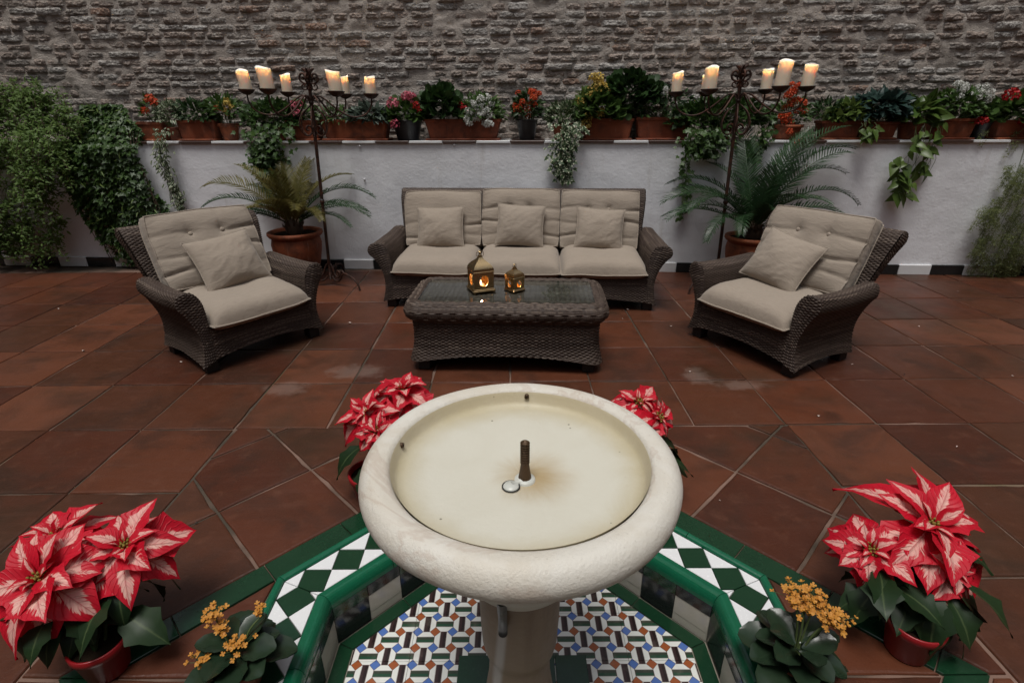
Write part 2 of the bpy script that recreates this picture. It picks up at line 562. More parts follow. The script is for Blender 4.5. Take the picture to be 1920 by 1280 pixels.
def mk_glaze(name, c1, c2, rough=.09, scale=8):
    b = NB(name); r = b.rnd()
    n = b.noise(b.offs(b.world(), r, 5), scale, 5, .65)
    cr = b.noise(b.world(), 120, 3, .7)
    col = b.mix(n, c1, c2)
    col = b.mix(b.m('MULTIPLY', b.ss(cr, .55, .7), .3), col, tuple(min(1, k * 1.5 + .01) for k in c2))
    b.bump(b.noise(b.world(), 18, 3), .08, .01)
    ro = b.m('ADD', rough, b.m('MULTIPLY', b.noise(b.world(), 9, 4), .12))
    return b.set(col=col, rough=ro, spec=.5)

def mk_print_tile(cell=.0600):
    b = NB('printed_floor_tile')
    uv = b.xyz(b.coord('UV'))
    u = b.m('DIVIDE', uv[0], cell); v = b.m('DIVIDE', uv[1], cell)
    iu, iv = b.m('FLOOR', u), b.m('FLOOR', v)
    fu = b.m('SUBTRACT', b.m('SUBTRACT', u, iu), .5); fv = b.m('SUBTRACT', b.m('SUBTRACT', v, iv), .5)
    par = b.m('FLOORED_MODULO', b.m('ADD', iu, iv), 2.0)
    au, av = b.m('ABSOLUTE', fu), b.m('ABSOLUTE', fv)
    # strip coordinate across / along
    s = b.m('ADD', b.m('MULTIPLY', au, par), b.m('MULTIPLY', av, b.m('SUBTRACT', 1.0, par)))
    strip = b.m('LESS_THAN', s, .165)
    scol = b.mix(par, (.018, .065, .035), (.022, .013, .012))
    side = b.m('ADD', b.m('MULTIPLY', b.m('LESS_THAN', fu, 0.0), par), b.m('MULTIPLY', b.m('GREATER_THAN', fv, 0.0), b.m('SUBTRACT', 1.0, par)))
    scol = b.mix(b.m('MULTIPLY', side, .45), scol, (.06, .03, .03))
    col = b.mix(strip, (.72, .73, .69), scol)
    eline = b.m('MULTIPLY', b.m('GREATER_THAN', s, .165), b.m('LESS_THAN', s, .195))
    col = b.mix(b.m('MULTIPLY', eline, .6), col, (.13, .06, .05))
    edge = b.m('GREATER_THAN', b.m('MAXIMUM', au, av), .485)
    col = b.mix(edge, col, (.10, .05, .045))
    # corner diamonds
    L1 = b.m('ADD', b.m('SUBTRACT', .5, au), b.m('SUBTRACT', .5, av))
    nu, nv = b.m('ROUND', u), b.m('ROUND', v)
    npar = b.m('FLOORED_MODULO', b.m('ADD', nu, nv), 2.0)
    dcol = b.mix(npar, (.31, .085, .027), (.075, .155, .42))
    col = b.mix(b.m('LESS_THAN', L1, .315), col, (.10, .05, .045))
    col = b.mix(b.m('LESS_THAN', L1, .285), col, dcol)
    dirt = b.noise(b.world(), 14, 5, .65)
    col = b.mix(b.m('MULTIPLY', b.ss(dirt, .5, .8), .25), col, (.3, .25, .2))
    return b.set(col=col, rough=b.m('ADD', .12, b.m('MULTIPLY', dirt, .2)), spec=.5)

def mk_stone():
    b = NB('cream_marble'); w = b.coord('Object')
    n = b.noise(w, 5, 6, .65, .8); f = b.noise(w, 70, 4, .7)
    col = b.mix(b.ss(n, .35, .7), (.64, .615, .555), (.57, .525, .445))
    vein = b.ss(b.m('ABSOLUTE', b.m('SUBTRACT', b.noise(b.offs(w, 1.0, 2.3), 2.6, 5, .6, 1.2), .5)), .0, .035)
    col = b.mix(b.m('MULTIPLY', b.m('SUBTRACT', 1.0, vein), .28), col, (.36, .24, .17))
    pit = b.m('SUBTRACT', 1.0, b.ss(b.vor(w, 60), .05, .14))
    col = b.mix(b.m('MULTIPLY', pit, .25), col, (.3, .26, .2))
    b.bump(b.m('ADD', f, b.m('MULTIPLY', b.noise(w, 200, 2), .5)), .35, .006)
    return b.set(col=col, rough=.55, spec=.35)

def mk_basin_inside():
    b = NB('stained_basin_floor'); w = b.coord('Object'); q = b.xyz(w)
    r = b.m('SQRT', b.m('ADD', b.m('POWER', q[0], 2.0), b.m('POWER', q[1], 2.0)))
    n = b.noise(w, 7, 6, .65, .6)
    col = b.mix(n, (.70, .68, .61), (.62, .59, .505))
    rr = b.m('ADD', r, b.m('MULTIPLY', b.m('SUBTRACT', n, .5), .06))
    col = b.mix(b.m('MULTIPLY', b.ss(rr, .19, .285), .66), col, (.45, .36, .18))          # limescale and algae ring at the waterline
    dx = b.m('SUBTRACT', q[0], .034)
    d2 = b.m('SQRT', b.m('ADD', b.m('POWER', dx, 2.0), b.m('POWER', b.m('ADD', q[1], .020), 2.0)))
    ang = b.m('ARCTAN2', q[1], q[0])
    ray = b.noise(b.comb(b.m('MULTIPLY', b.m('COSINE', ang), 2.2), b.m('MULTIPLY', b.m('SINE', ang), 2.2), b.m('MULTIPLY', d2, 9.0)), 1.0, 5, .65)
    d3 = b.m('ADD', d2, b.m('MULTIPLY', b.m('SUBTRACT', ray, .5), .07))
    col = b.mix(b.m('MULTIPLY', b.m('SUBTRACT', 1.0, b.ss(d3, .0, .115)), .8), col, (.38, .25, .09))   # rust round the spout
    spk = b.m('MULTIPLY', b.m('SUBTRACT', 1.0, b.ss(b.vor(w, 17), .03, .055)), b.ss(b.noise(w, 6, 2), .5, .56))
    col = b.mix(b.m('MULTIPLY', spk, .8), col, (.09, .075, .04))
    b.bump(b.noise(w, 80, 4), .2, .005)
    return b.set(col=col, rough=.45, spec=.4)

def mk_pedestal():
    b = NB('pedestal_stone'); w = b.coord('Object'); q = b.xyz(w)
    n = b.noise(w, 6, 5, .65, .8)
    col = b.mix(n, (.36, .27, .18), (.23, .155, .095))
    runs = b.noise(b.scale(w, (14, 14, 1.4)), 1.0, 4)
    col = b.mix(b.m('MULTIPLY', b.ss(runs, .5, .75), .6), col, (.15, .09, .05))
    # white limescale run below the overflow pipe
    rx = b.m('ADD', q[0], b.m('ADD', .040, b.m('MULTIPLY', b.m('SUBTRACT', .33, q[2]), .07)))
    fac = b.m('MULTIPLY', b.m('SUBTRACT', 1.0, b.ss(b.m('ABSOLUTE', rx), .004, .016)), b.m('MULTIPLY', b.m('LESS_THAN', q[1], 0.0), b.m('SUBTRACT', 1.0, b.ss(q[2], .30, .34))))
    col = b.mix(b.m('MULTIPLY', fac, .75), col, (.62, .6, .57))
    b.bump(b.noise(w, 60, 4), .3, .006)
    return b.set(col=col, rough=.5, spec=.4)

def mk_wicker():
    b = NB('weathered_wicker'); r = b.attr(); w = b.coord('Object')
    cr = b.node('ShaderNodeValToRGB'); b.put(cr.inputs[0], r)
    c = cr.color_ramp
    c.elements[0].color = (.026, .018, .014, 1); c.elements[1].color = (.24, .185, .145, 1)
    e = c.elements.new(.45); e.color = (.064, .046, .037, 1)
    e = c.elements.new(.8); e.color = (.112, .086, .070, 1)
    n = b.noise(w, 5, 4, .6); f = b.noise(w, 220, 2)
    col = b.mix(b.m('MULTIPLY', n, .55), cr.outputs[0], (.058, .042, .036))
    col = b.mix(b.m('MULTIPLY', f, .4), col, (.05, .035, .028))
    return b.set(col=col, rough=.55, spec=.2)

def mk_fabric():
    b = NB('taupe_cushion_cloth'); r = b.rnd(); w = b.coord('Object')
    n = b.noise(b.offs(w, r, 3), 3.5, 5, .6); slub = b.noise(b.scale(w, (30, 260, 30)), 1.0, 3); f = b.noise(w, 400, 2)
    col = b.mix(n, (.345, .290, .236), (.28, .233, .187))
    col = b.mix(b.m('MULTIPLY', r, .3), col, (.28, .24, .20))
    col = b.mix(b.m('MULTIPLY', b.ss(slub, .5, .8), .35), col, (.18, .14, .108))
    wr = b.noise(b.scale(w, (9, 22, 9)), 1.0, 4, .6, .8)
    b.bump(b.m('ADD', b.m('MULTIPLY', wr, 1.0), b.m('MULTIPLY', f, .12)), .32, .02)
    return b.set(col=col, rough=.9, spec=.15, sheen=.15)

def mk_iron():
    b = NB('rusted_wrought_iron'); w = b.coord('Object')
    n = b.noise(w, 22, 5, .7)
    col = b.mix(b.ss(n, .4, .7), (.030, .016, .012), (.095, .036, .020))
    b.bump(n, .3, .004)
    return b.set(col=col, rough=.6, metal=.35, spec=.4)

def mk_wax():
    b = NB('candle_wax'); w = b.coord('Object')
    n = b.noise(w, 30, 3)
    col = b.mix(n, (.80, .70, .56), (.74, .63, .49))
    b.set(col=col, rough=.45, spec=.4, sss=1.0)
    b.p.inputs['Subsurface Radius'].default_value = (1.0, .80, .66)
    b.p.inputs['Subsurface Scale'].default_value = .045
    return b.mat

def mk_emit(name, col, s):
    b = NB(name)
    return b.set(col=col, emc=col, ems=s)

def mk_brass():
    b = NB('aged_brass'); w = b.coord('Object')
    n = b.noise(w, 35, 4, .6)
    col = b.mix(n, (.68, .52, .30), (.44, .29, .13))
    b.bump(b.m('ADD', n, b.vor(w, 90)), .12, .003)
    return b.set(col=col, rough=.24, metal=1.0)

def mk_glass():
    b = NB('table_glass')
    t = b.node('ShaderNodeBsdfTransparent'); t.inputs[0].default_value = (.80, .88, .86, 1)
    g = b.node('ShaderNodeBsdfGlossy'); g.inputs['Roughness'].default_value = .03
    f = b.node('ShaderNodeFresnel'); f.inputs[0].default_value = 1.5
    mx = b.node('ShaderNodeMixShader')
    b.t.links.new(f.outputs[0], mx.inputs[0]); b.t.links.new(t.outputs[0], mx.inputs[1]); b.t.links.new(g.outputs[0], mx.inputs[2])
    b.t.links.new(mx.outputs[0], b.out.inputs[0])
    return b.mat

def mk_water():
    b = NB('still_water')
    t = b.node('ShaderNodeBsdfTransparent'); t.inputs[0].default_value = (.985, .985, .97, 1)
    g = b.node('ShaderNodeBsdfGlossy'); g.inputs['Roughness'].default_value = .02
    f = b.node('ShaderNodeFresnel'); f.inputs[0].default_value = 1.33
    bp = b.node('ShaderNodeBump'); bp.inputs['Strength'].default_value = .05; bp.inputs['Distance'].default_value = .01
    b.put(bp.inputs['Height'], b.noise(b.world(), 12, 2))
    b.t.links.new(bp.outputs[0], f.inputs['Normal']); b.t.links.new(bp.outputs[0], g.inputs['Normal'])
    mx = b.node('ShaderNodeMixShader')
    b.t.links.new(f.outputs[0], mx.inputs[0]); b.t.links.new(t.outputs[0], mx.inputs[1]); b.t.links.new(g.outputs[0], mx.inputs[2])
    b.t.links.new(mx.outputs[0], b.out.inputs[0])
    return b.mat

def mk_pot():
    b = NB('terracotta_pot'); r = b.rnd(); w = b.coord('Object')
    n = b.noise(b.offs(w, r, 4), 9, 5, .65, .5)
    c0 = b.mix(r, (.30, .088, .035), (.22, .056, .026))
    col = b.mix(b.ss(n, .4, .72), c0, (.10, .034, .020))
    st = b.noise(b.scale(w, (30, 30, 5)), 1.0, 4)
    col = b.mix(b.m('MULTIPLY', b.ss(st, .6, .75), .45), col, (.36, .22, .15))
    b.bump(n, .3, .006)
    return b.set(col=col, rough=.7, spec=.3)

def mk_bract():
    b = NB('poinsettia_bract'); r = b.rnd(); uv = b.xyz(b.coord('UV'))
    x = b.m('SUBTRACT', b.m('MULTIPLY', uv[0], 2.0), 1.0); ax = b.m('ABSOLUTE', x); y = uv[1]
    # feathered along the side veins
    sv = b.m('SUBTRACT', y, b.m('MULTIPLY', ax, .35))
    f = b.noise(b.comb(b.m('ADD', b.m('MULTIPLY', sv, 24.0), b.m('MULTIPLY', r, 60.0)), b.m('MULTIPLY', x, 1.6), r), 1.0, 3, .6)
    big = b.noise(b.comb(b.m('MULTIPLY', x, 1.2), b.m('MULTIPLY', y, 1.6), b.m('MULTIPLY', r, 40.0)), 1.0, 2)
    prof = b.m('MULTIPLY', b.m('SUBTRACT', 1.0, b.ss(b.m('ABSOLUTE', b.m('SUBTRACT', y, .55)), .18, .48)), .62)
    lim = b.m('MULTIPLY', prof, b.m('ADD', -.20, b.m('MULTIPLY', b.m('ADD', b.m('MULTIPLY', f, 1.1), b.m('SUBTRACT', b.m('MULTIPLY', big, 1.6), .72)), 1.15)))
    white = b.m('SUBTRACT', 1.0, b.ss(b.m('SUBTRACT', ax, lim), -.10, .06))
    red = b.mix(b.noise(b.comb(b.m('MULTIPLY', x, 3.0), b.m('MULTIPLY', y, 4.0), b.m('MULTIPLY', r, 9.0)), 1.5, 3), (.66, .008, .030), (.46, .005, .018))
    pink = b.mix(f, (.74, .16, .20), (.86, .66, .52))
    col = b.mix(white, red, pink)
    vn = b.m('SUBTRACT', 1.0, b.ss(ax, .0, .05))
    col = b.mix(b.m('MULTIPLY', vn, .6), col, (.45, .02, .04))
    veins = b.m('ABSOLUTE', b.m('SUBTRACT', b.m('FRACT', b.m('MULTIPLY', sv, 9.0)), .5))
    b.bump(b.m('ADD', b.ss(veins, .0, .16), b.ss(ax, .0, .10)), .4, .006)
    b.set(col=col, rough=.5, spec=.35)
    tr = b.node('ShaderNodeBsdfTranslucent'); b.put(tr.inputs[0], col)
    mx = b.node('ShaderNodeMixShader'); mx.inputs[0].default_value = .22
    b.t.links.new(b.p.outputs[0], mx.inputs[1]); b.t.links.new(tr.outputs[0], mx.inputs[2])
    b.t.links.new(mx.outputs[0], b.out.inputs[0])
    return b.mat

M_TERRA, M_GROUT, M_BRICK, M_MORTAR, M_PLASTER = mk_terracotta_floor(), mk_grout(), mk_brick(), mk_mortar(), mk_plaster()
M_DGREEN = mk_glaze('dark_green_glaze', (.005, .028, .013), (.011, .044, .020))
M_BGREEN = mk_glaze('bright_green_glaze', (.003, .082, .040), (.010, .122, .060), .13, 20)
M_WTILE = mk_glaze('white_glaze', (.74, .75, .76), (.68, .69, .70), .12)
M_KTILE = mk_glaze('black_glaze', (.012, .013, .014), (.02, .022, .022), .1)
M_CREAMT = mk_glaze('cream_glaze', (.52, .49, .43), (.46, .43, .37), .14)
M_PRINT, M_STONE, M_BASIN, M_PED = mk_print_tile(), mk_stone(), mk_basin_inside(), mk_pedestal()
M_WICKER, M_FABRIC, M_IRON, M_WAX, M_BRASS = mk_wicker(), mk_fabric(), mk_iron(), mk_wax(), mk_brass()
M_GLASS, M_WATER, M_POT, M_BRACT = mk_glass(), mk_water(), mk_pot(), mk_bract()
M_TGROUT = m_simple('tile_grout', (.33, .30, .24), .8, var=.55, scale=14)
M_FLAME = mk_emit('flame', (1.0, .70, .42), 4.0)
M_DARK = m_simple('dark_stained_wood', (.012, .010, .009), .6)
M_BLACKP = m_simple('black_plastic', (.014, .014, .015), .4)
M_REDP = m_simple('red_plastic', (.26, .010, .014), .32, var=.12)
M_SOIL = m_simple('potting_soil', (.018, .012, .008), .95, bump=.8, spec=.05)
M_PIPE = m_simple('grey_pipe', (.055, .055, .058), .35, var=.3)
M_RUST = m_simple('rusty_copper', (.075, .042, .02), .5, .4, .5, 60, .3)
M_LIMEW = m_simple('limescale_white', (.62, .63, .60), .3, var=.1)
M_WIRE = m_simple('blackened_wick', (.02, .015, .01), .9)
M_OCHRE = m_simple('ochre_render', (.24, .17, .12), .9, var=.3, scale=4)
M_HOOK = m_simple('white_plug', (.7, .7, .72), .5)
M_STEM = m_simple('green_stem', (.07, .10, .03), .6)
M_BARK = m_simple('brown_stem', (.07, .042, .024), .8, var=.5)
M_PALLITTER = m_simple('fallen_petals', (.6, .5, .45), .8, var=.3)
M_DARKLIT = m_simple('dark_bits', (.03, .02, .015), .8)
L_IVY = m_leaf('ivy_leaf', (.018, .048, .010), (.070, .130, .030), .42, .18, spec=.3)
L_FERN = m_leaf('feathery_leaf', (.065, .125, .024), (.20, .30, .08), .55, .35)
L_VAR = m_leaf('variegated_leaf', (.04, .075, .03), (.10, .15, .07), .45, .2, edge=(.50, .52, .38))
L_DARK = m_leaf('dark_green_leaf', (.014, .038, .010), (.042, .088, .024), .45, .15, spec=.3)
L_MID = m_leaf('mid_green_leaf', (.035, .080, .016), (.095, .165, .042), .45, .25, spec=.3)
L_LIME = m_leaf('lime_leaf', (.07, .12, .025), (.17, .24, .06), .45, .25)
L_GREY = m_leaf('grey_green_leaf', (.05, .075, .055), (.13, .165, .13), .5, .15)
L_BLUE = m_leaf('blue_green_leaf', (.016, .040, .034), (.04, .075, .062), .42, .1)
L_POTHOS = m_leaf('pothos_leaf', (.05, .10, .02), (.13, .19, .045), .33, .25)
L_ASP = m_leaf('asparagus_needle', (.14, .18, .065), (.30, .33, .14), .6, .45)
L_PALM = m_leaf('cycad_leaflet', (.018, .050, .018), (.046, .094, .038), .36, .1, spec=.3)
L_PALMY = m_leaf('yellowing_leaflet', (.075, .080, .020), (.23, .19, .06), .4, .25)
L_POIN = m_leaf('poinsettia_leaf', (.008, .022, .008), (.022, .046, .016), .45, .08, vein=(.05, .075, .03), spec=.25)
L_KAL = m_leaf('kalanchoe_leaf', (.012, .026, .014), (.030, .052, .028), .22, .03, spec=.45)
F_RED = m_flower('red_petal', (.38, .010, .012), (.55, .02, .02))
F_ORED = m_flower('orange_red_petal', (.55, .05, .014), (.65, .12, .035))
F_PINK = m_flower('pink_petal', (.55, .08, .14), (.72, .25, .30))
F_WHITE = m_flower('white_petal', (.68, .69, .64), (.80, .80, .76))
F_YELL = m_flower('yellow_petal', (.62, .42, .08), (.75, .60, .20))
F_ORAN = m_flower('orange_petal', (.55, .21, .03), (.72, .36, .07))

# ------------------------------------------------------------------ setting: floor
CX, CY = .03, 1.0                 # centre of the pool
T22 = math.tan(R(22.5))
def octo(a):
    return [(CX + a * math.cos(R(45 * k + 22.5)) / math.cos(R(22.5)), CY + a * math.sin(R(45 * k + 22.5)) / math.cos(R(22.5))) for k in range(8)]

mb = MB()
o1, o2, o3 = octo(.70), octo(3.0), octo(9.0)
mb.add([(x, y, -.007) for x, y in o1 + o2 + o3], [(r * 8 + k, r * 8 + 8 + k, r * 8 + 8 + (k + 1) % 8, r * 8 + (k + 1) % 8) for r in (0, 1) for k in range(8)])
floor = obj('floor', mb.mesh('floor', M_GROUT))
floor['kind'] = 'structure'

WY, WANG = 5.172, R(-3.0547)
WT = (math.cos(WANG), math.sin(WANG)); WNn = (WT[1], -WT[0])
def W(s, d, z):
    return (WT[0] * s + WNn[0] * d, WY + WT[1] * s + WNn[1] * d, z)

def jt(): return (random.uniform(-.0015, .0015), random.uniform(-.004, .004), random.uniform(-.004, .004))
GX = [1.400 + .4625 * k for k in range(-15, 9)]
GY = [2.293 + .483 * k for k in range(-5, 7)]
ROT = R(.45)
def rotg(p): return [(x * math.cos(ROT) - y * math.sin(ROT), x * math.sin(ROT) + y * math.cos(ROT) - 0.0) for x, y in p]
XL, XR, YT = GX[9], GX[15], GY[5]          # the square laid on the diagonal: x -1.375 .. 1.40, up to y 2.293
for j in range(len(GY) - 1):
    for i in range(len(GX) - 1):
        x0, x1, y0, y1 = GX[i], GX[i + 1], GY[j], GY[j + 1]
        if x0 > XL - .01 and x1 < XR + .01 and y1 < YT + .01: continue
        p = [(x0, y0), (x1, y0), (x1, y1), (x0, y1)]
        p = [(x + random.uniform(-.003, .003), y + random.uniform(-.003, .003)) for x, y in p]
        p = rotg(p)
        if min(q[1] for q in p) > WY - WT[1] * 0 + .35 or y0 < .4: continue
        tile(floor, 'tile', p, -.03, 0, M_TERRA, .0034, .004, jt())
HD = 1.305                         # half diagonal of the green band
C45 = math.sqrt(.5)
def tocart(a, bq):                 # a = x+y direction, bq = y-x direction, about pool centre
    return (CX + (a - bq) * C45, CY + (a + bq) * C45)
LA = [HD * C45 + .402 * k for k in range(0, 5)]
for quad in range(4):
    ca, sa = math.cos(R(90 * quad)), math.sin(R(90 * quad))
    for r in range(4):
        for c in range(-5, 6):
            a0, a1 = LA[r], LA[r] + .402
            b0 = (.0 + .39 * c) + (.195 if r % 2 == 9 else .0) - .02; b1 = b0 + .39
            q = [(a0, b0), (a1, b0), (a1, b1), (a0, b1)]
            p = [((a - bq) * C45, (a + bq) * C45) for a, bq in q]
            p = [(x * ca - y * sa, x * sa + y * ca) for x, y in p]
            # keep each quadrant's share and the square's edges
            th0 = R(45 + 90 * quad)
            for ang, in ((R(90 * quad + 0),), ):
                pass
            nx0, ny0 = math.sin(R(90 * quad)), -math.cos(R(90 * quad))
            p = clip(p, nx0, ny0, 0)
            nx1, ny1 = -math.sin(R(90 * quad + 90)), math.cos(R(90 * quad + 90))
            if len(p) >= 3: p = clip(p, nx1, ny1, 0)
            if len(p) < 3: continue
            p = [(x + CX, y + CY) for x, y in p]
            for a_, b_, c_ in ((1, 0, XR - .012), (-1, 0, -(XL - .012)), (0, 1, YT + .004)):
                if len(p) >= 3: p = clip(p, a_, b_, c_)
            if len(p) < 3 or max(q[1] for q in p) < .45: continue
            tile(floor, 'tile', p, -.03, 0, M_TERRA, .0045, .004, jt())
# small terracotta pieces between the band and the pool rim
OA = .831
for k in range(4):
    ca, sa = math.cos(R(90 * k)), math.sin(R(90 * k))
    for half in (1, -1):
        p = [(OA, 0), (OA * math.sqrt(2) - .004, 0), (OA, half * OA * T22)]
        if half < 0: p = p[::-1]
        p = [(x * ca - y * sa + CX, x * sa + y * ca + CY) for x, y in p]
        tile(floor, 'tile', p, -.03, .001, M_TERRA, .003, .003)

# little petals and bits lying on the floor
mb = MB()
for k in range(42):
    x, y = random.uniform(-4.2, 4.2), random.uniform(1.3, 4.6)
    if abs(x - CX) + abs(y - CY) < 1.2: continue
    s = random.uniform(.006, .013) * (.7 if y < 2.2 else 1.1); a = random.uniform(0, 6.3)
    q = [(x + s * math.cos(a + t) * f, y + s * .6 * math.sin(a + t) * f, .003 + .004 * ((i % 2))) for i, (t, f) in enumerate(zip((0, 1.3, 2.5, 3.6, 5.0), (1, .6, .9, .7, .8)))]
    mb.add(q + [(v[0], v[1], v[2] + .0015) for v in q], [(0, 1, 2, 3, 4), (9, 8, 7, 6, 5)], None, None, 0 if k % 3 else 1)
o = obj('debris', mb.mesh('debris', [M_PALLITTER, M_DARKLIT])); o['kind'] = 'stuff'

# unseen walls at the sides and behind the camera, added to cut sky light
def shading_wall(c, s, rz):
    mb = MB(); add_box(mb, (0, 0, s[2] / 2), s)
    o = obj('wall', mb.mesh('wall', M_OCHRE), None, None, c, rz); o['kind'] = 'structure'
shading_wall((-6.6, 1.0, -.01), (.3, 13, 6.2), 0)
shading_wall((6.4, 1.0, -.01), (.3, 13, 6.2), 0)
shading_wall((0, -5.2, -.01), (13.0, .3, 5.6), 0)

# ------------------------------------------------------------------ brick wall
bw = thing('brick_wall', 'tall weathered brick wall rising behind the row of flowerpots', 'wall', W(0, -.34, 0), WANG)
S0, S1, Z0, Z1 = -6.3, 6.2, 1.0, 5.6
su, zu = np.arange(S0, S1, .018), np.concatenate([np.arange(Z0, 2.9, .013), np.arange(2.9, Z1, .06)])
G = np.zeros((len(su), len(zu), 3)); G[..., 0] = su[:, None]; G[..., 2] = zu[None]
def seam(s0, s, z):
    return np.exp(-((s - s0 - .05 * np.sin(z * 5)) / .05) ** 2)
def mort(P):
    h = .009 * fbm(P, 7, 3, 3) + .007 * fbm(P * np.array([1, 1, 1.8]), 14, 9, 2)
    h = h + .022 * np.maximum(0, seam(-4.25, P[..., 0], P[..., 2])) + .02 * seam(3.60, P[..., 0], P[..., 2]) * (P[..., 2] > 1.6)
    h = h + .016 * np.clip(fbm(P, 1.3, 21, 2) - .25, 0, .6)
    return h
G[..., 1] = -mort(G)
mb = MB(); add_grid(mb, G, flip=False)
part('mortar', mb, M_MORTAR, bw)
mb = MB(); add_box(mb, ((S0 + S1) / 2, .15, Z1 / 2), (S1 - S0, .22, Z1))
part('wall_core', mb, M_MORTAR, bw, smooth=False)
variants = []
for k in range(14):
    nx, nz = 19, 9
    u, v = np.meshgrid(np.linspace(-1, 1, nx), np.linspace(-1, 1, nz), indexing='ij')
    P = np.zeros((nx, nz, 3))
    rag = .085 * fbm(np.stack([u * 2.6, v * 1.3, u * 0 + k * 5.1], -1), 1.6, k, 3)
    P[..., 0] = .5 * (u + .06 * vnoise(np.stack([v * 2, u, v * 0 + k], -1), 1.5, k + 40)); P[..., 2] = .5 * v * (1 - .22 * np.abs(u) ** 6) + rag * .9 * (np.abs(v) > .5)
    edge = np.maximum(np.abs(u) ** 8, np.abs(v) ** 4)
    dep = (1 - edge) * (.9 + .32 * fbm(np.stack([u * 2, v * 1.2, u * 0 + k * 3.3], -1), 1.3, k + 90, 3))
    P[..., 1] = -dep - (1 - edge) * .18 * fbm(np.stack([u * 5, v * 2.2, u * 0 + k * 2.1], -1), 1.4, k + 150, 3)
    mb = MB(); add_grid(mb, P)
    variants.append(mb)
vmesh = [v.mesh('brick', M_BRICK, True) for v in variants]
spots = []
z = 1.13; row = 0
while z < 2.95:
    rh = random.uniform(.064, .074)
    s = S0 + random.uniform(0, .2)
    while s < S1 - .2:
        L = random.choice((.13, .16, .19, .22, .24, .26, .28)) * random.uniform(.9, 1.1)
        zz = z + random.uniform(-.004, .004) + .010 * math.sin(s * 1.7 + row)
        if random.random() > .05:
            spots.append((s + L / 2, zz + rh / 2, L - .013, rh * random.uniform(.74, .90), random.uniform(.012, .024), random.uniform(-.018, .018), random.randrange(14)))
        s += L
    z += rh; row += 1
inview = [b for b in spots if -4.75 < b[0] < 4.35 and 1.28 < b[1] < 2.36]
inview.sort(key=lambda b: -b[2] * b[3])
chosen = set(id(b) for b in inview[:300])
rest = MB()
for b in spots:
    s, zc, L, h, dep, rot, k = b
    pr = np.array([[s, 0, zc]]); y = -float(mort(pr)[0]) + .006
    Mx = Matrix.Translation((s, y, zc)) @ Matrix.Rotation(rot, 4, 'Y') @ Matrix.Diagonal((L, dep, h, 1))
    if id(b) in chosen:
        obj('brick', vmesh[k], bw, Mx)
    else:
        V = variants[k].V[0]; A = np.array(Mx)
        rest.add(V @ A[:3, :3].T + A[:3, 3], variants[k].F[0][0], variants[k].UV[0], random.random())
part('bricks', rest, M_BRICK, bw, kind='stuff')

# ------------------------------------------------------------------ low planter wall
pw = thing('planter_wall', 'low whitewashed planter wall with tiled ledge and chequered skirting behind the seating', 'wall', W(0, 0, 0), WANG)
WH = 1.188
nx, nz = 260, 30
G = np.zeros((nx, nz, 3)); G[..., 0] = np.linspace(S0, S1, nx)[:, None]; G[..., 2] = np.linspace(-.02, WH, nz)[None]
G[..., 1] = -.006 * fbm(G, 1.3, 5, 3)
mb = MB(); add_grid(mb, G)
mb.add([(S0, 0, WH), (S1, 0, WH), (S1, .36, WH), (S0, .36, WH)], [(0, 1, 2, 3)])
part('wall_body', mb, M_PLASTER, pw)
def boxtile(name, mat, x0, x1, y0, y1, z0, z1, parent, bev=.003):
    mb = MB(); add_box(mb, ((x0 + x1) / 2, (y0 + y1) / 2, (z0 + z1) / 2), (x1 - x0, y1 - y0, z1 - z0), bev)
    return part(name, mb, mat, parent, smooth=False)
k0 = -22
M_CTILE = mk_glaze('brown_black_glaze', (.05, .03, .026), (.08, .045, .036), .3)
for k in range(k0, 21):
    s = -1.56 + .3105 * k
    if s < S0 or s > S1 - .4: continue
    boxtile('coping_tile', M_WTILE if k % 2 == 0 else M_CTILE, s + .002, s + .3085, -.02, .345, WH + .001, WH + .022, pw)
for k in range(-34, 20):
    s = 3.71 + .3 * k
    if s < S0 or s > S1 - .4: continue
    boxtile('skirting_tile', M_WTILE if k % 2 == 0 else M_KTILE, s + .002, s + .298, -.018, .01, .0, .095, pw)
for s, z in ((-1.39, .87), (-1.40, 1.165), (-.52, 1.175), (1.50, .875)):
    mb = MB(); add_lathe(mb, [(0, .014), (.008, .013), (.010, .008), (.006, .004), (.006, 0)], 10)
    o = part('wall_plug', mb, M_HOOK, pw); o.matrix_local = Matrix.Translation((s, -.002, z)) @ Matrix.Rotation(R(90), 4, 'X')

# ------------------------------------------------------------------ tiled pool
pool = thing('tiled_pool', 'sunken octagonal fountain pool lined with green white and patterned tiles', 'pool', (CX, CY, 0))
RZ = .004
mb = MB()            # bed under the tiles
def oc(a): return [(a * math.cos(R(45 * k + 22.5)) / math.cos(R(22.5)), a * math.sin(R(45 * k + 22.5)) / math.cos(R(22.5))) for k in range(8)]
rings = [(.93, -.012), (.66, -.006), (.632, -.02), (.632, -.206)]
V = [(x, y, z) for a, z in rings for x, y in oc(a)]
F = [(r * 8 + k, r * 8 + 8 + k, r * 8 + 8 + (k + 1) % 8, r * 8 + (k + 1) % 8) for r in range(3) for k in range(8)] + [tuple(range(24, 32))]
mb.add(V, F, None, None)
part('grout_bed', mb, M_TGROUT, pool, smooth=False)
def side(k, p):      # local side frame: x along, y = apothem outwards
    ca, sa = math.cos(R(45 * k - 90)), math.sin(R(45 * k - 90))
    return [(x * ca - y * sa, x * sa + y * ca) for x, y in p]
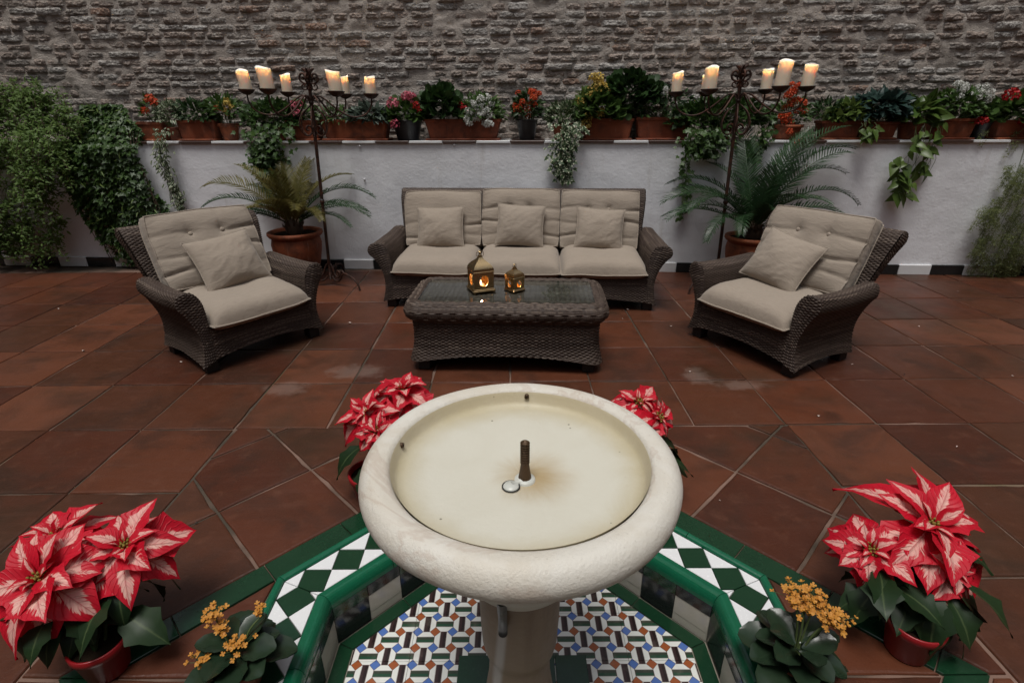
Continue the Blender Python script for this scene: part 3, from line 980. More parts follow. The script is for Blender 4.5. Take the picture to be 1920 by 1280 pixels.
def sidebox(name, k, x0, x1, y0, y1, z0, z1, mat, mit=True):
    # box piece along side k, mitred
    p = [(x0, y0), (x1, y0), (x1, y1), (x0, y1)]
    for sgn in (1, -1):
        p = clip(p, sgn, -T22, 0)
        if len(p) < 3: return
    p = inset(clean(p), .0012)
    if len(p) < 3 or abs(area(p)) < 2e-5: return
    mb = MB(); add_slab(mb, side(k, p), z0, z1, .0015)
    return part(name, mb, mat, pool, smooth=False)
def sweep(name, k, x0, x1, prof, mat):
    # bullnose along side k between x0 and x1 (mitred at +-1 : x = y*tan)
    P = []
    for e in (0, 1):
        ring = []
        for y, z in prof:
            x = (x0, x1)[e]
            x = (-y * T22 + .001 if x0 is None else x0) if e == 0 else (y * T22 - .001 if x1 is None else x1)
            a = side(k, [(x, y)])[0]; ring.append((a[0], a[1], z))
        P.append(ring)
    P = np.array(P)
    P = np.concatenate([P[:1], P[:1] * .985 + P[1:] * .015, P[:1] * .015 + P[1:] * .985, P[1:]])
    mb = MB(); add_grid(mb, P)
    n = len(prof)
    c0 = mb.n
    mb.add(P[0], [tuple(range(n))]); mb.add(P[-1], [tuple(range(n - 1, -1, -1))])
    return part(name, mb, mat, pool, smooth=False)
def arc(y0, y1, z0, z1, n=7):       # rounded nose profile from outer top to inner bottom
    return [(y0, z0 - .012), (y0, z0)] + [(y1 + (y0 - y1) * .55 * (1 - math.sin(t)), z1 + (z0 + .004 - z1) * math.cos(t)) for t in np.linspace(0, math.pi / 2, n)] + [(y1, z1 - .004), (y0 - .006, z1 - .004)]
IN_T = arc(.668, .622, RZ, -.034)
OUT_T = [(.828, -.014), (.828, .004)] + [(.813 + .014 * math.cos(t), .004 + .012 * math.sin(t)) for t in np.linspace(.2, math.pi - .2, 7)] + [(.799, .004), (.799, -.014)]
for k in range(8):
    sweep('trim_tile', k, None, -.02 if k % 2 else .02, IN_T, M_BGREEN)
    sweep('trim_tile', k, (-.02 if k % 2 else .02) + .0025, None, IN_T, M_BGREEN)
    sweep('edge_trim', k, None, .06, OUT_T, M_BGREEN)
    sweep('edge_trim', k, .0625, None, OUT_T, M_BGREEN)
    # chequered strip
    y0, y1 = .669, .798
    ym, hw = (y0 + y1) / 2, (y1 - y0) / 2
    cnt = 5
    for j in range(-3, 4):
        cxj = j * hw * 2
        dia = [(cxj - hw, ym), (cxj, ym - hw), (cxj + hw, ym), (cxj, ym + hw)]
        up_ = [(cxj, y1), (cxj + hw, ym), (cxj + 2 * hw, y1)]
        dn_ = [(cxj, y0), (cxj + 2 * hw, y0), (cxj + hw, ym)]
        for poly, mat, nm in ((dia, M_DGREEN, 'diamond_tile'), (up_, M_WTILE, 'white_tile'), (dn_, M_WTILE, 'white_tile')):
            p = poly
            for sgn in (1, -1):
                if len(p) >= 3: p = clip(p, sgn, -T22, 0)
            if len(p) < 3: continue
            p = inset(clean(p), .0011)
            if len(p) < 3 or abs(area(p)) < 4e-5: continue
            mb = MB(); add_slab(mb, side(k, p), -.012, RZ + random.uniform(-.0012, .0008), .0012)
            part(nm, mb, mat, pool, smooth=False)
    # inner wall: dark row, then tall and low rows of black and cream
    hwid = .625 * T22
    n = 4
    for j in range(n):
        x0, x1 = -hwid + 2 * hwid * j / n, -hwid + 2 * hwid * (j + 1) / n
        sidebox('wall_tile', k, x0, x1, .619, .632, -.084, -.038, M_KTILE if j % 2 else M_DGREEN)
        mt = M_CREAMT if j % 2 == 1 else M_KTILE
        sidebox('wall_tile', k, x0, x1, .620, .632, -.162, -.085, mt)
        sidebox('wall_tile', k, x0, x1, .621, .632, -.200, -.163, mt)
    sidebox('border_tile', k, -.3, 0, .567, .619, -.21, -.1985, M_DGREEN)
    sidebox('border_tile', k, 0, .3, .567, .619, -.21, -.1985, M_DGREEN)
# dark green band of square-laid diamond
for k in (0, 1, 2, 3):
    ca, sa = math.cos(R(90 * k + 45 - 90)), math.sin(R(90 * k + 45 - 90))
    a0, a1 = .829, HD * C45
    for j in range(-4, 5):
        x0 = -.06 + .29 * j
        p = [(x0, a0), (x0 + .29, a0), (x0 + .29, a1), (x0, a1)]
        for sgn in (1, -1):
            if len(p) >= 3: p = clip(p, sgn, -1, 0)
        if len(p) < 3: continue
        p = inset(clean(p), .0018)
        if len(p) < 3 or abs(area(p)) < 2e-4: continue
        mb = MB(); add_slab(mb, [(x * ca - y * sa, x * sa + y * ca) for x, y in p], -.02, .003, .0015)
        part('band_tile', mb, M_DGREEN, pool, smooth=False)
# printed floor
CELL = .06
tw, td = CELL * 6, CELL * 3
for i in range(-3, 3):
    for j in range(-5, 5):
        x0, y0 = -.012 + i * tw, .012 + j * td
        p = [(x0, y0), (x0 + tw, y0), (x0 + tw, y0 + td), (x0, y0 + td)]
        for q in range(8):
            if len(p) >= 3: p = clip(p, math.cos(R(45 * q)), math.sin(R(45 * q)), .565)
        if len(p) < 3: continue
        p = inset(clean(p), .0006)
        if len(p) < 3 or abs(area(p)) < 2e-4: continue
        mb = MB(); add_slab(mb, p, -.21, -.2, .0008)
        part('floor_tile', mb, M_PRINT, pool, smooth=False)
for i in range(-2, 2):
    for j in range(-2, 2):
        x0, y0 = i * .105, j * .105
        boxtile('plinth_tile', M_DGREEN, x0 + .0015, x0 + .1035, y0 + .0015, y0 + .1035, -.205, -.194, pool, .0015)

# ------------------------------------------------------------------ stone fountain
ft = thing('stone_fountain', 'round cream marble fountain basin on a pedestal with rusty spout', 'fountain', (CX - .013, CY, 0))
ft.scale = (1.032, 1.032, 1.0)
prof = [(.0005, .685), (.24, .692), (.266, .700), (.2705, .708), (.272, .712)] + [(.2735, .722), (.276, .738), (.282, .748)] + [(.29, .7525), (.305, .753)]
for t in np.linspace(R(80), R(-75), 14): prof.append((.305 + .039 * math.cos(t), .712 + .042 * math.sin(t)))
prof += [(.305, .669), (.292, .655), (.270, .632), (.238, .578), (.195, .510), (.158, .455), (.137, .424), (.128, .412), (.10, .410)]
prof = np.array(prof)
mb = MB(); add_lathe(mb, prof, 96)
V = mb.V[0]; nn = V / np.maximum(np.linalg.norm(V[:, :2], axis=1, keepdims=True), 1e-6)
V[:, :2] += nn[:, :2] * (.0012 * fbm(V, 6, 4, 2))[:, None]; V[:, 2] += .0008 * fbm(V, 8, 8, 2)
bas = part('basin', mb, M_STONE, ft)
mb = MB(); add_lathe(mb, [(.0005, .694), (.06, .695), (.13, .699), (.2, .704), (.25, .709), (.264, .714), (.2700, .722), (.2735, .738), (.2775, .7465)][::-1], 96)
part('basin_floor', mb, M_BASIN, ft)
mb = MB(); add_lathe(mb, [(.2690, .7195), (.15, .7195), (.0005, .7195)], 64)
part('water', mb, M_WATER, ft)
mb = MB(); add_lathe(mb, [(.1035, .45), (.102, .40), (.099, .25), (.096, .17), (.090, .138), (.080, .125), (.078, .10), (.082, .03), (.094, -.06), (.114, -.14), (.128, -.165), (.13, -.195)], 64)
part('pedestal', mb, M_PED, ft)
SPX, SPY = .010, -.026
mb = MB()
for i in range(9):
    z = .740 + i * .0062
    add_lathe(mb, [(.0074, z), (.0102, z + .0015), (.0102, z + .004), (.0074, z + .0058)], 14, (SPX, SPY, 0))
add_lathe(mb, [(.015, .694), (.0135, .708), (.0115, .72), (.0095, .735), (.0085, .744), (.0074, .796), (.0055, .797), (.0052, .784), (.0005, .784)], 14, (SPX, SPY, 0))
part('spout', mb, M_RUST, ft)
mb = MB()
add_lathe(mb, [(.0005, .7025), (.018, .7020), (.0225, .699), (.0235, .693)], 20, (SPX, SPY, 0))
add_lathe(mb, [(.0005, .7035), (.015, .7025), (.0175, .698), (.018, .694)], 20, (SPX - .030, SPY - .026, 0))
add_tube(mb, [(SPX - .004, SPY - .006, .698), (SPX - .028, SPY - .022, .698)], .007, 8)
part('drain_plug', mb, M_LIMEW, ft)
mb = MB(); ring = [(SPX - .030 + .0185 * math.cos(a), SPY - .026 + .0185 * math.sin(a), .699) for a in np.linspace(0, 2 * math.pi, 20, endpoint=False)]
add_tube(mb, ring, .0014, 6, closed=True)
part('drain_gasket', mb, M_BLACKP, ft)
mb = MB()
add_tube(mb, smooth_path([(-.040, -.175, .50), (-.040, -.150, .44), (-.040, -.125, .40), (-.040, -.114, .36), (-.040, -.110, .318)], 10), .0105, 14)
part('overflow_pipe', mb, M_PIPE, ft)
for (x, y, z) in ((.022, .2715, .737), (-.2695, .05, .735)):
    mb = MB(); add_lathe(mb, [(.003, .006), (.0062, .006), (.0062, -.003), (.003, -.003), (.0005, .002)], 12)
    d = Vector((-x, -y, 0)).normalized()
    o = part('inlet_pipe', mb, M_RUST, ft); o.matrix_local = Matrix.Translation((x, y, z)) @ d.to_track_quat('Z', 'Y').to_matrix().to_4x4()

# ------------------------------------------------------------------ wicker
def resample(net, nu, nv):
    net = np.asarray(net, float)
    for ax, n in ((0, nu), (1, nv)):
        d = np.linalg.norm(np.diff(net, axis=ax), axis=-1).mean(axis=1 - ax)
        t = np.concatenate([[0], np.cumsum(d)]); t /= t[-1]
        q = np.linspace(0, 1, n)
        i = np.clip(np.searchsorted(t, q, side='right') - 1, 0, len(t) - 2)
        f = (q - t[i]) / np.maximum(t[i + 1] - t[i], 1e-12)
        a, b = np.take(net, i, ax), np.take(net, i + 1, ax)
        sh = (-1, 1, 1) if ax == 0 else (1, -1, 1)
        net = a + (b - a) * f.reshape(sh)
    return net

def weave(mb, net, pu=.019, pv=.0088, amp=.0034, blk=1, seed=0, flip=False, step=(4, 4), phase=0.0):
    """a woven skin over the surface net[u][v]: weavers run along u, stakes along v"""
    net = np.asarray(net, float)
    Lu = np.linalg.norm(np.diff(net, axis=0), axis=-1).sum(0).mean()
    Lv = np.linalg.norm(np.diff(net, axis=1), axis=-1).sum(1).mean()
    nu = max(3, int(Lu / pu * step[0]) + 1); nv = max(3, int(Lv / pv * step[1]) + 1)
    P = resample(net, nu, nv)
    N = unit(np.cross(np.gradient(P, axis=0), np.gradient(P, axis=1)))
    if flip: N = -N
    u = np.linspace(0, Lu, nu)[:, None] + np.zeros((1, nv)); v = np.linspace(0, Lv, nv)[None] + np.zeros((nu, 1))
    v = v + .0012 * vnoise(np.stack([u * 9, v * 30, u * 0 + seed], -1), 1.0, seed)
    row = np.floor(v / pv).astype(int); q = (v / pv - row) * 2 - 1
    ph = np.cos(math.pi * (u / pu + row // blk + phase))
    hw = .45 * pv * np.sqrt(np.maximum(0, 1 - q * q)) + amp * ph
    su = np.abs(((u / pu + .5) % 1) - .5) * 2            # 0 at a stake
    hs = .0035 * np.sqrt(np.maximum(0, 1 - (su / .42) ** 2)) - amp * .15
    seg = np.floor(u / pu + .5).astype(int)
    r_w = hash3(np.floor(u / .31 + row * .37).astype(np.int64), row.astype(np.int64), row * 0 + seed, 5)
    r_s = hash3(seg.astype(np.int64), seg * 0, seg * 0 + seed, 9)
    h = np.maximum(hw, hs)
    rnd = np.where(hw >= hs, .15 + .8 * r_w, .1 + .6 * r_s)
    P = P + N * h[..., None]
    add_grid(mb, P, rnd=rnd, flip=flip)

def prof_resample(p, n):
    p = smooth_path(p, 40)
    t = np.concatenate([[0], np.cumsum(np.linalg.norm(np.diff(p, axis=0), axis=1))]); q = np.linspace(0, t[-1], n)
    return np.stack([np.interp(q, t, p[:, i]) for i in range(p.shape[1])], -1)

ARM_IN = [(0, .10), (0, .28), (.0, .38), (.012, .455), (.045, .505), (.09, .52)]
ARM_OUT = [(.085, .05), (.062, .14), (.060, .24), (.085, .33), (.13, .40), (.168, .435), (.172, .475), (.145, .51), (.09, .52)]
BACKP = [(0, .25), (.07, .45), (.145, .66), (.18, .74), (.215, .782), (.255, .795), (.295, .775), (.303, .74), (.28, .705), (.225, .64), (.14, .47), (.07, .25), (.06, .06)]   # (y, z), from inner face over the roll

def wicker_seat(name, label, cat, wi, D, loc, rz, group=None, flare=.04, back=-.12, roll=1.0, rise=0.0):
    t = thing(name, label, cat, loc, rz, group)
    wo = wi + .085
    lowz = lambda x: .055 + .055 * max(0.0, 1 - (abs(x) / wo) ** 2) ** .7
    yf = lambda z: -.022 * max(0, 1 - z / .26) ** 2 + .006
    # front panel
    xs = np.linspace(-wi, wi, 41)
    net = [[(x, yf(z), z) for z in np.linspace(lowz(x), .275, 14)] for x in xs]
    mb = MB(); weave(mb, net, seed=1)
    net = [[(x, y, .275 - .05 * (y > .07)) for y in (.004, .02, .06, .10)] for x in (-wi, 0, wi)]
    weave(mb, net, seed=2)
    part('front_panel', mb, M_WICKER, t)
    AO = [(px if px < .1 else .1 + (px - .1) * roll, pz) for px, pz in ARM_OUT]
    pin, pout = prof_resample(ARM_IN, 30), prof_resample(AO, 30)
    for sgn in (-1, 1):
        mb = MB()
        # front face of the arm
        net = []
        for a in np.linspace(0, 1, 9):
            r = []
            for i in range(30):
                z = pin[i][1] * (1 - a) + pout[i][1] * a
                if i == 0: z = lowz(wi) * (1 - a) + .05 * a
                x = (pin[i][0] * (1 - a) + pout[i][0] * a)
                r.append((sgn * (wi + x), yf(z) - .012 * math.sin(math.pi * a) * min(1, z / .3), z))
            net.append(r)
        weave(mb, net, seed=3 + sgn, flip=sgn < 0, pu=.017)
        # arm body swept from front to back
        prof = np.concatenate([prof_resample(AO, 46), prof_resample(ARM_IN[::-1], 24)[1:]])
        net = []
        for y in np.linspace(0, D + .02, 15):
            f = y / D
            bulge = .010 * math.sin(math.pi * min(1, f)) ** 2
            net.append([(sgn * (wi + px + bulge * max(0, (pz - .25) / .3) * (px > .05)), max(y, yf(pz)), pz - (.012 * math.sin(math.pi * min(1, f)) if pz > .35 else 0) + (lowz(wo * (.3 + .7 * abs(2 * f - 1))) - .055) * max(0, (.2 - pz) / .15) * .8) for px, pz in prof])
        weave(mb, net, seed=7 + sgn, flip=sgn > 0)
        part('arm', mb, M_WICKER, t)
    # back
    bp = prof_resample(BACKP, 60)
    bp[:, 1] += rise * np.clip((bp[:, 1] - .4) / .3, 0, 1)
    y0 = D + back
    mb = MB()
    wb = wi + .03
    net = [[(x * (1 + flare / wb * min(1, max(0, (pz - .35) / .4))), y0 + py, pz) for py, pz in bp] for x in np.linspace(-wb, wb, 25)]
    weave(mb, net, seed=11)
    n = 60; h = 24
    for sgn in (-1, 1):
        fl = lambda pz: sgn * (wb + flare * min(1, max(0, (pz - .35) / .4)))
        A, B = bp[:h + 1], bp[h:][::-1]
        A = prof_resample([tuple(p) for p in A[::3]] + [tuple(A[-1])], 30); B = prof_resample([tuple(p) for p in B[::3]] + [tuple(bp[h])], 30)
        net = [[(fl(a[1] * (1 - f) + b[1] * f) + sgn * .004 * math.sin(math.pi * f), y0 + a[0] * (1 - f) + b[0] * f, a[1] * (1 - f) + b[1] * f) for a, b in zip(A, B)] for f in np.linspace(0, 1, 7)]
        weave(mb, net, seed=13 + sgn, flip=sgn < 0, pu=.016)
    part('backrest', mb, M_WICKER, t)
    mb = MB(); add_box(mb, (0, D / 2 - .02, .235), (2 * wi - .01, D - .12, .03))
    part('seat_deck', mb, M_DARK, t, smooth=False)
    for sx in (-1, 1):
        for y in (.055, D - .03):
            mb = MB(); add_box(mb, (sx * (wi + .025), y, .041), (.075, .075, .08), .004)
            part('foot', mb, M_DARK, t, smooth=False)
    return t

SOFA_L, SOFA_RZ = (.048, 4.03, 0), R(-3.4)
sofa = wicker_seat('wicker_sofa', 'long brown wicker sofa with three beige seats against the white wall', 'sofa', 1.0, .72, SOFA_L, SOFA_RZ, rise=.03)
LCH, LRZ = (-1.588, 3.185, 0), R(51.9)
RCH, RRZ = (1.442, 3.13, 0), R(-60.9)
chairL = wicker_seat('wicker_armchair', 'brown wicker armchair turned toward the right, beside the ivy', 'armchair', .325, .555, LCH, LRZ, 'wicker armchairs flanking the coffee table', .075, -.055, .6)
chairR = dup(chairL, 'brown wicker armchair turned toward the left, in front of the darker cycad', RCH, RRZ)

# ------------------------------------------------------------------ cushions
def edge_loop(P):
    return np.concatenate([P[:, 0], P[-1, 1:], P[::-1, -1][1:], P[0, ::-1][1:-1]])

def cushion(name, label, cat, w, d, t, M, seed, buttons=(), creases=(), crown=.02, group=None, sag=0.0, soft=False):
    """boxed cushion: x width, y depth, z up, centred"""
    n = 60; k = max(24, int(n * d / w))
    u, v = np.meshgrid(np.linspace(-1, 1, n), np.linspace(-1, 1, k), indexing='ij')
    bx = w / 2 * u * (1 - .030 * v ** 4) ; by = d / 2 * v * (1 - .030 * u ** 4)
    wob = .006 * np.stack([vnoise(np.stack([u * 1.5, v * 1.5, u * 0 + seed], -1), 1.2, seed + q) for q in range(3)], -1)
    prof = (1 - u ** 4) ** .75 * (1 - v ** 4) ** .75
    q = np.stack([u * 3, v * 3, u * 0 + seed * 1.7], -1)
    def sheet(sg):
        z = sg * (t * .36 + (t * .14 + crown) * prof)
        if soft: z = (-t * .20 + (t * .70 + crown) * ((1 - np.abs(u) ** 6) ** .45 * (1 - np.abs(v) ** 6) ** .45) + .006 * prof) if sg > 0 else -t * .20 - t * .26 * ((1 - np.abs(u) ** 10) ** .4 * (1 - np.abs(v) ** 10) ** .4)
        e = np.exp(-(1 - np.abs(u)) / .16) * vnoise(np.stack([u * 1.5, v * 14, u * 0 + seed], -1), 1, seed + 3) + np.exp(-(1 - np.abs(v)) / .16) * vnoise(np.stack([u * 14, v * 1.5, u * 0 + seed], -1), 1, seed + 4)
        z = z + sg * .0035 * e * np.minimum(1, prof * 3) + sg * .0035 * fbm(q, .8, seed, 2)
        if sg > 0:
            for (x0, y0) in buttons:
                r = np.hypot(bx - x0, by - y0)
                z = z - .030 * np.exp(-(r / .045)) 
                z = z - .009 * np.exp(-np.abs(bx - x0) / .011) * np.exp(-np.abs(by - y0) / .10) * (by > y0)
            for y0, x_in in creases:
                z = z - (.012 + .007 * np.sin(seed * 3 + y0 * 40 + bx * 6)) * np.exp(-((by - y0 - .014 * np.sin(bx * 9 + seed + y0 * 30)) / .010) ** 2) * np.clip((np.abs(bx) - x_in + .09) / .1, 0, 1) - .006 * np.exp(-((by - y0) / .05) ** 2)
            z = z - sag * np.exp(-(bx / (w * .3)) ** 2 - (by / (d * .3)) ** 2)
        return np.stack([bx, by, z], -1) + wob
    top, bot = sheet(1), sheet(-1)
    et, eb = edge_loop(top), edge_loop(bot)
    mb = MB(); add_grid(mb, top); add_grid(mb, bot, flip=True)
    mid = (et + eb) / 2; mid[:, :2] *= 1 + .010 / (w / 2)
    q1 = et * .72 + eb * .28; q1[:, :2] *= 1 + .008 / (w / 2); q2 = et * .28 + eb * .72; q2[:, :2] *= 1 + .008 / (w / 2)
    add_grid(mb, np.stack([et, q1, mid, q2, eb], 1), cu=True, flip=True)
    o = obj(name, mb.mesh(name, M_FABRIC, True), None, M)
    tag(o, label, cat, group)
    for e in ((eb,) if soft else (et, eb)):
        e = e.copy(); e[:, :2] *= 1.006
        mb = MB(); add_tube(mb, e, .0048, 7, closed=True)
        part('piping', mb, M_FABRIC, o)
    for (x0, y0) in buttons:
        i = np.argmin(np.hypot(top[..., 0] - x0, top[..., 1] - y0)); p = top.reshape(-1, 3)[i]
        mb = MB(); add_lathe(mb, [(.0145, -.004), (.0148, .003), (.012, .008), (.006, .0105), (.0003, .011)], 14)
        b = part('button', mb, M_FABRIC, o); b.matrix_local = Matrix.Translation((p[0], p[1], p[2] + .001))
    return o

def pillow(name, label, cat, w, d, t, M, seed, group=None):
    n = 44
    u, v = np.meshgrid(np.linspace(-1, 1, n), np.linspace(-1, 1, n), indexing='ij')
    bx = w / 2 * u * (1 - .075 * (1 - v ** 2)); by = d / 2 * v * (1 - .075 * (1 - u ** 2))
    pr = np.maximum(0, (1 - u ** 2)) ** .55 * np.maximum(0, (1 - v ** 2)) ** .55
    def sheet(sg):
        wr = vnoise(np.stack([(u + v) * 2.5, (u - v) * 6, u * 0 + seed], -1), 1, seed) * .0025 + vnoise(np.stack([u * 9, v * 3, u * 0 + seed + 9], -1), 1, seed + 1) * .0015 + .006 * fbm(np.stack([u, v, u * 0 + seed], -1), 1.3, seed + 5, 2)
        return np.stack([bx, by, sg * (t / 2 * pr + wr * np.minimum(1, pr * 1.6) * (1.0 if sg > 0 else .3))], -1)
    top, bot = sheet(1), sheet(-1)
    off = .008 * np.sin(u * 2 + seed)
    mb = MB(); add_grid(mb, top); add_grid(mb, bot, flip=True)
    o = obj(name, mb.mesh(name, M_FABRIC, True), None, M); tag(o, label, cat, group)
    e = edge_loop(top); e[:, :2] *= 1.004
    mb = MB(); add_tube(mb, e, .004, 6, closed=True)
    part('piping', mb, M_FABRIC, o)
    return o

def frameM(loc, rz): return Matrix.Translation(loc) @ Matrix.Rotation(rz, 4, 'Z')
def seat_M(base, x, y, z, tilt=0.0, roll=0.0): return base @ Matrix.Translation((x, y, z)) @ Matrix.Rotation(tilt, 4, 'X') @ Matrix.Rotation(roll, 4, 'Z')
FS, FL, FR = frameM(SOFA_L, SOFA_RZ), frameM(LCH, LRZ), frameM(RCH, RRZ)
gs, gb, gp = 'seat cushions of the wicker set', 'back cushions of the wicker set', 'throw pillows of the wicker set'
where = ('at the left end of the sofa', 'in the middle of the sofa', 'at the right end of the sofa')
BT = R(70)         # back cushions lean
for i in range(3):
    x = (i - 1) * .668
    cushion('seat_cushion', 'flat beige box seat cushion ' + where[i], 'cushion', .662, .66, .155, seat_M(FS, x, .295, .335, R(1.5), R((-.6, .3, .5)[i])), 20 + i, crown=.002, group=gs, sag=.010, soft=True)
    cr = ((.085, .14), (-.03, .16), (-.14, .2))
    bt = ((-.095, .085), (.075, .085))
    cushion('back_cushion', ('plain beige back cushion ', 'tufted beige back cushion, tallest, ', 'beige back cushion with two exposed buttons ')[i] + where[i], 'cushion', .650, .46 + (.02 if i else 0), .15, seat_M(FS, x + (.0, .0, -.004)[i], .60, .597 + (.008 if i == 1 else 0), BT, R((.8, -.3, -1.0)[i])), 30 + i, buttons=bt if i else (), creases=cr if i else ((-.05, .22), (-.15, .24)), crown=.016, group=gb)
    pillow('throw_pillow', ('square beige pillow standing before the plain back cushion of the sofa', 'beige pillow leaning in the middle of the sofa', 'beige pillow below the two buttons at the right of the sofa')[i], 'pillow', .40, .35, .15, seat_M(FS, x + (-.005, .0, -.012)[i], .435, .560 + (.0, .022, -.004)[i], R(66), R((1.5, -3, -4)[i])), 40 + i, gp)
for F, sd, nm in ((FL, 50, 'in the armchair by the ivy'), (FR, 60, 'in the armchair before the darker cycad')):
    L = sd == 50
    cushion('seat_cushion', 'wide beige seat cushion ' + nm, 'cushion', .655, .64, .155, seat_M(F, 0, .275, .338, R(2.5), R(1.0 if L else -1.5)), sd, crown=.002, group=gs, sag=.012, soft=True)
    cushion('back_cushion', ('tufted beige back cushion ' if L else 'beige back cushion with two visible buttons ') + nm, 'cushion', .655, .49, .15, seat_M(F, 0, .56, .622, R(65), R(-1.0 if L else 1.0)), sd + 1, buttons=((-.10, .10), (.10, .10)), creases=((.10, .15), (-.03, .16), (-.14, .2)), crown=.016, group=gb)
    pillow('throw_pillow', 'beige pillow propped ' + nm, 'pillow', .43, .36, .16, seat_M(F, .03 if L else -.06, .375, .56, R(58), R(4 if L else -9)), sd + 2, gp)

# ------------------------------------------------------------------ coffee table
tb = thing('coffee_table', 'low brown wicker coffee table with inset glass top', 'table', (-.045, 2.855, 0), R(-3.2))
tb.scale = (1, 1, 1.05)
def rrect(hx, hy, r, n=10):
    pts = []
    for cx, cy, a0 in ((hx - r, hy - r, 0), (-hx + r, hy - r, 90), (-hx + r, -hy + r, 180), (hx - r, -hy + r, 270)):
        for a in np.linspace(a0, a0 + 90, n): pts.append((cx + r * math.cos(R(a)), cy + r * math.sin(R(a))))
    # even out along the straight parts
    P = np.array(pts + pts[:1]); t = np.concatenate([[0], np.cumsum(np.linalg.norm(np.diff(P, axis=0), axis=1))]); q = np.linspace(0, t[-1], 181)
    return np.stack([np.interp(q, t, P[:, i]) for i in (0, 1)], -1)
TC = .325
def loops(rows):
    net = []
    for hx, hy, r, zf in rows:
        P = rrect(hx, hy, r)
        net.append([(p[0], p[1] + TC, zf(p[0]) if callable(zf) else zf) for p in P])
    return np.transpose(np.array(net), (1, 0, 2))
mb = MB()
rim = [(.525, .225, .045, .402), (.545, .245, .06, .408), (.565, .265, .08, .406), (.588, .290, .10, .394), (.602, .306, .11, .372), (.605, .310, .11, .348), (.598, .300, .11, .325), (.580, .284, .10, .308), (.570, .275, .09, .300), (.555, .262, .09, .298)]
rows = []
rp = prof_resample([(a, b, c, d) for a, b, c, d in rim], 40)
weave(mb, loops([tuple(r) for r in rp]), pu=.038, pv=.0095, amp=.0034, blk=4, seed=70, step=(6, 4), flip=True)
part('rim', mb, M_WICKER, tb)
mb = MB()
low = lambda x: .055 + .05 * max(0, 1 - (x / .56) ** 2)
base = [(.562, .272, .08, .300), (.558, .268, .08, .27), (.556, .266, .08, .22), (.560, .270, .08, .15), (.570, .282, .08, .095), (.582, .296, .08, low)]
weave(mb, loops(base), pu=.021, pv=.0092, amp=.0036, seed=71, flip=True)
part('skirt', mb, M_WICKER, tb)
mb = MB()
net = [[(x, TC + y, .393) for y in np.linspace(-.23, .23, 5)] for x in np.linspace(-.53, .53, 5)]
weave(mb, net, pu=.03, pv=.011, amp=.003, seed=72)
part('woven_top', mb, M_WICKER, tb)
mb = MB(); P = rrect(.527, .227, .045)[:-1]
mb.add([(x, y + TC, z) for z in (.401, .407) for x, y in P], [tuple(range(len(P), len(P) * 2))] + [(i, (i + 1) % len(P), len(P) + (i + 1) % len(P), len(P) + i) for i in range(len(P))])
part('glass_top', mb, M_GLASS, tb, smooth=False)
for sx in (-1, 1):
    for sy in (-1, 1):
        mb = MB(); add_box(mb, (sx * .50, TC + sy * .225, .035), (.07, .07, .07), .004)
        part('foot', mb, M_DARK, tb, smooth=False)
mb = MB(); add_box(mb, (0, TC, .12), (1.0, .44, .02))
part('shelf', mb, M_DARK, tb, smooth=False)

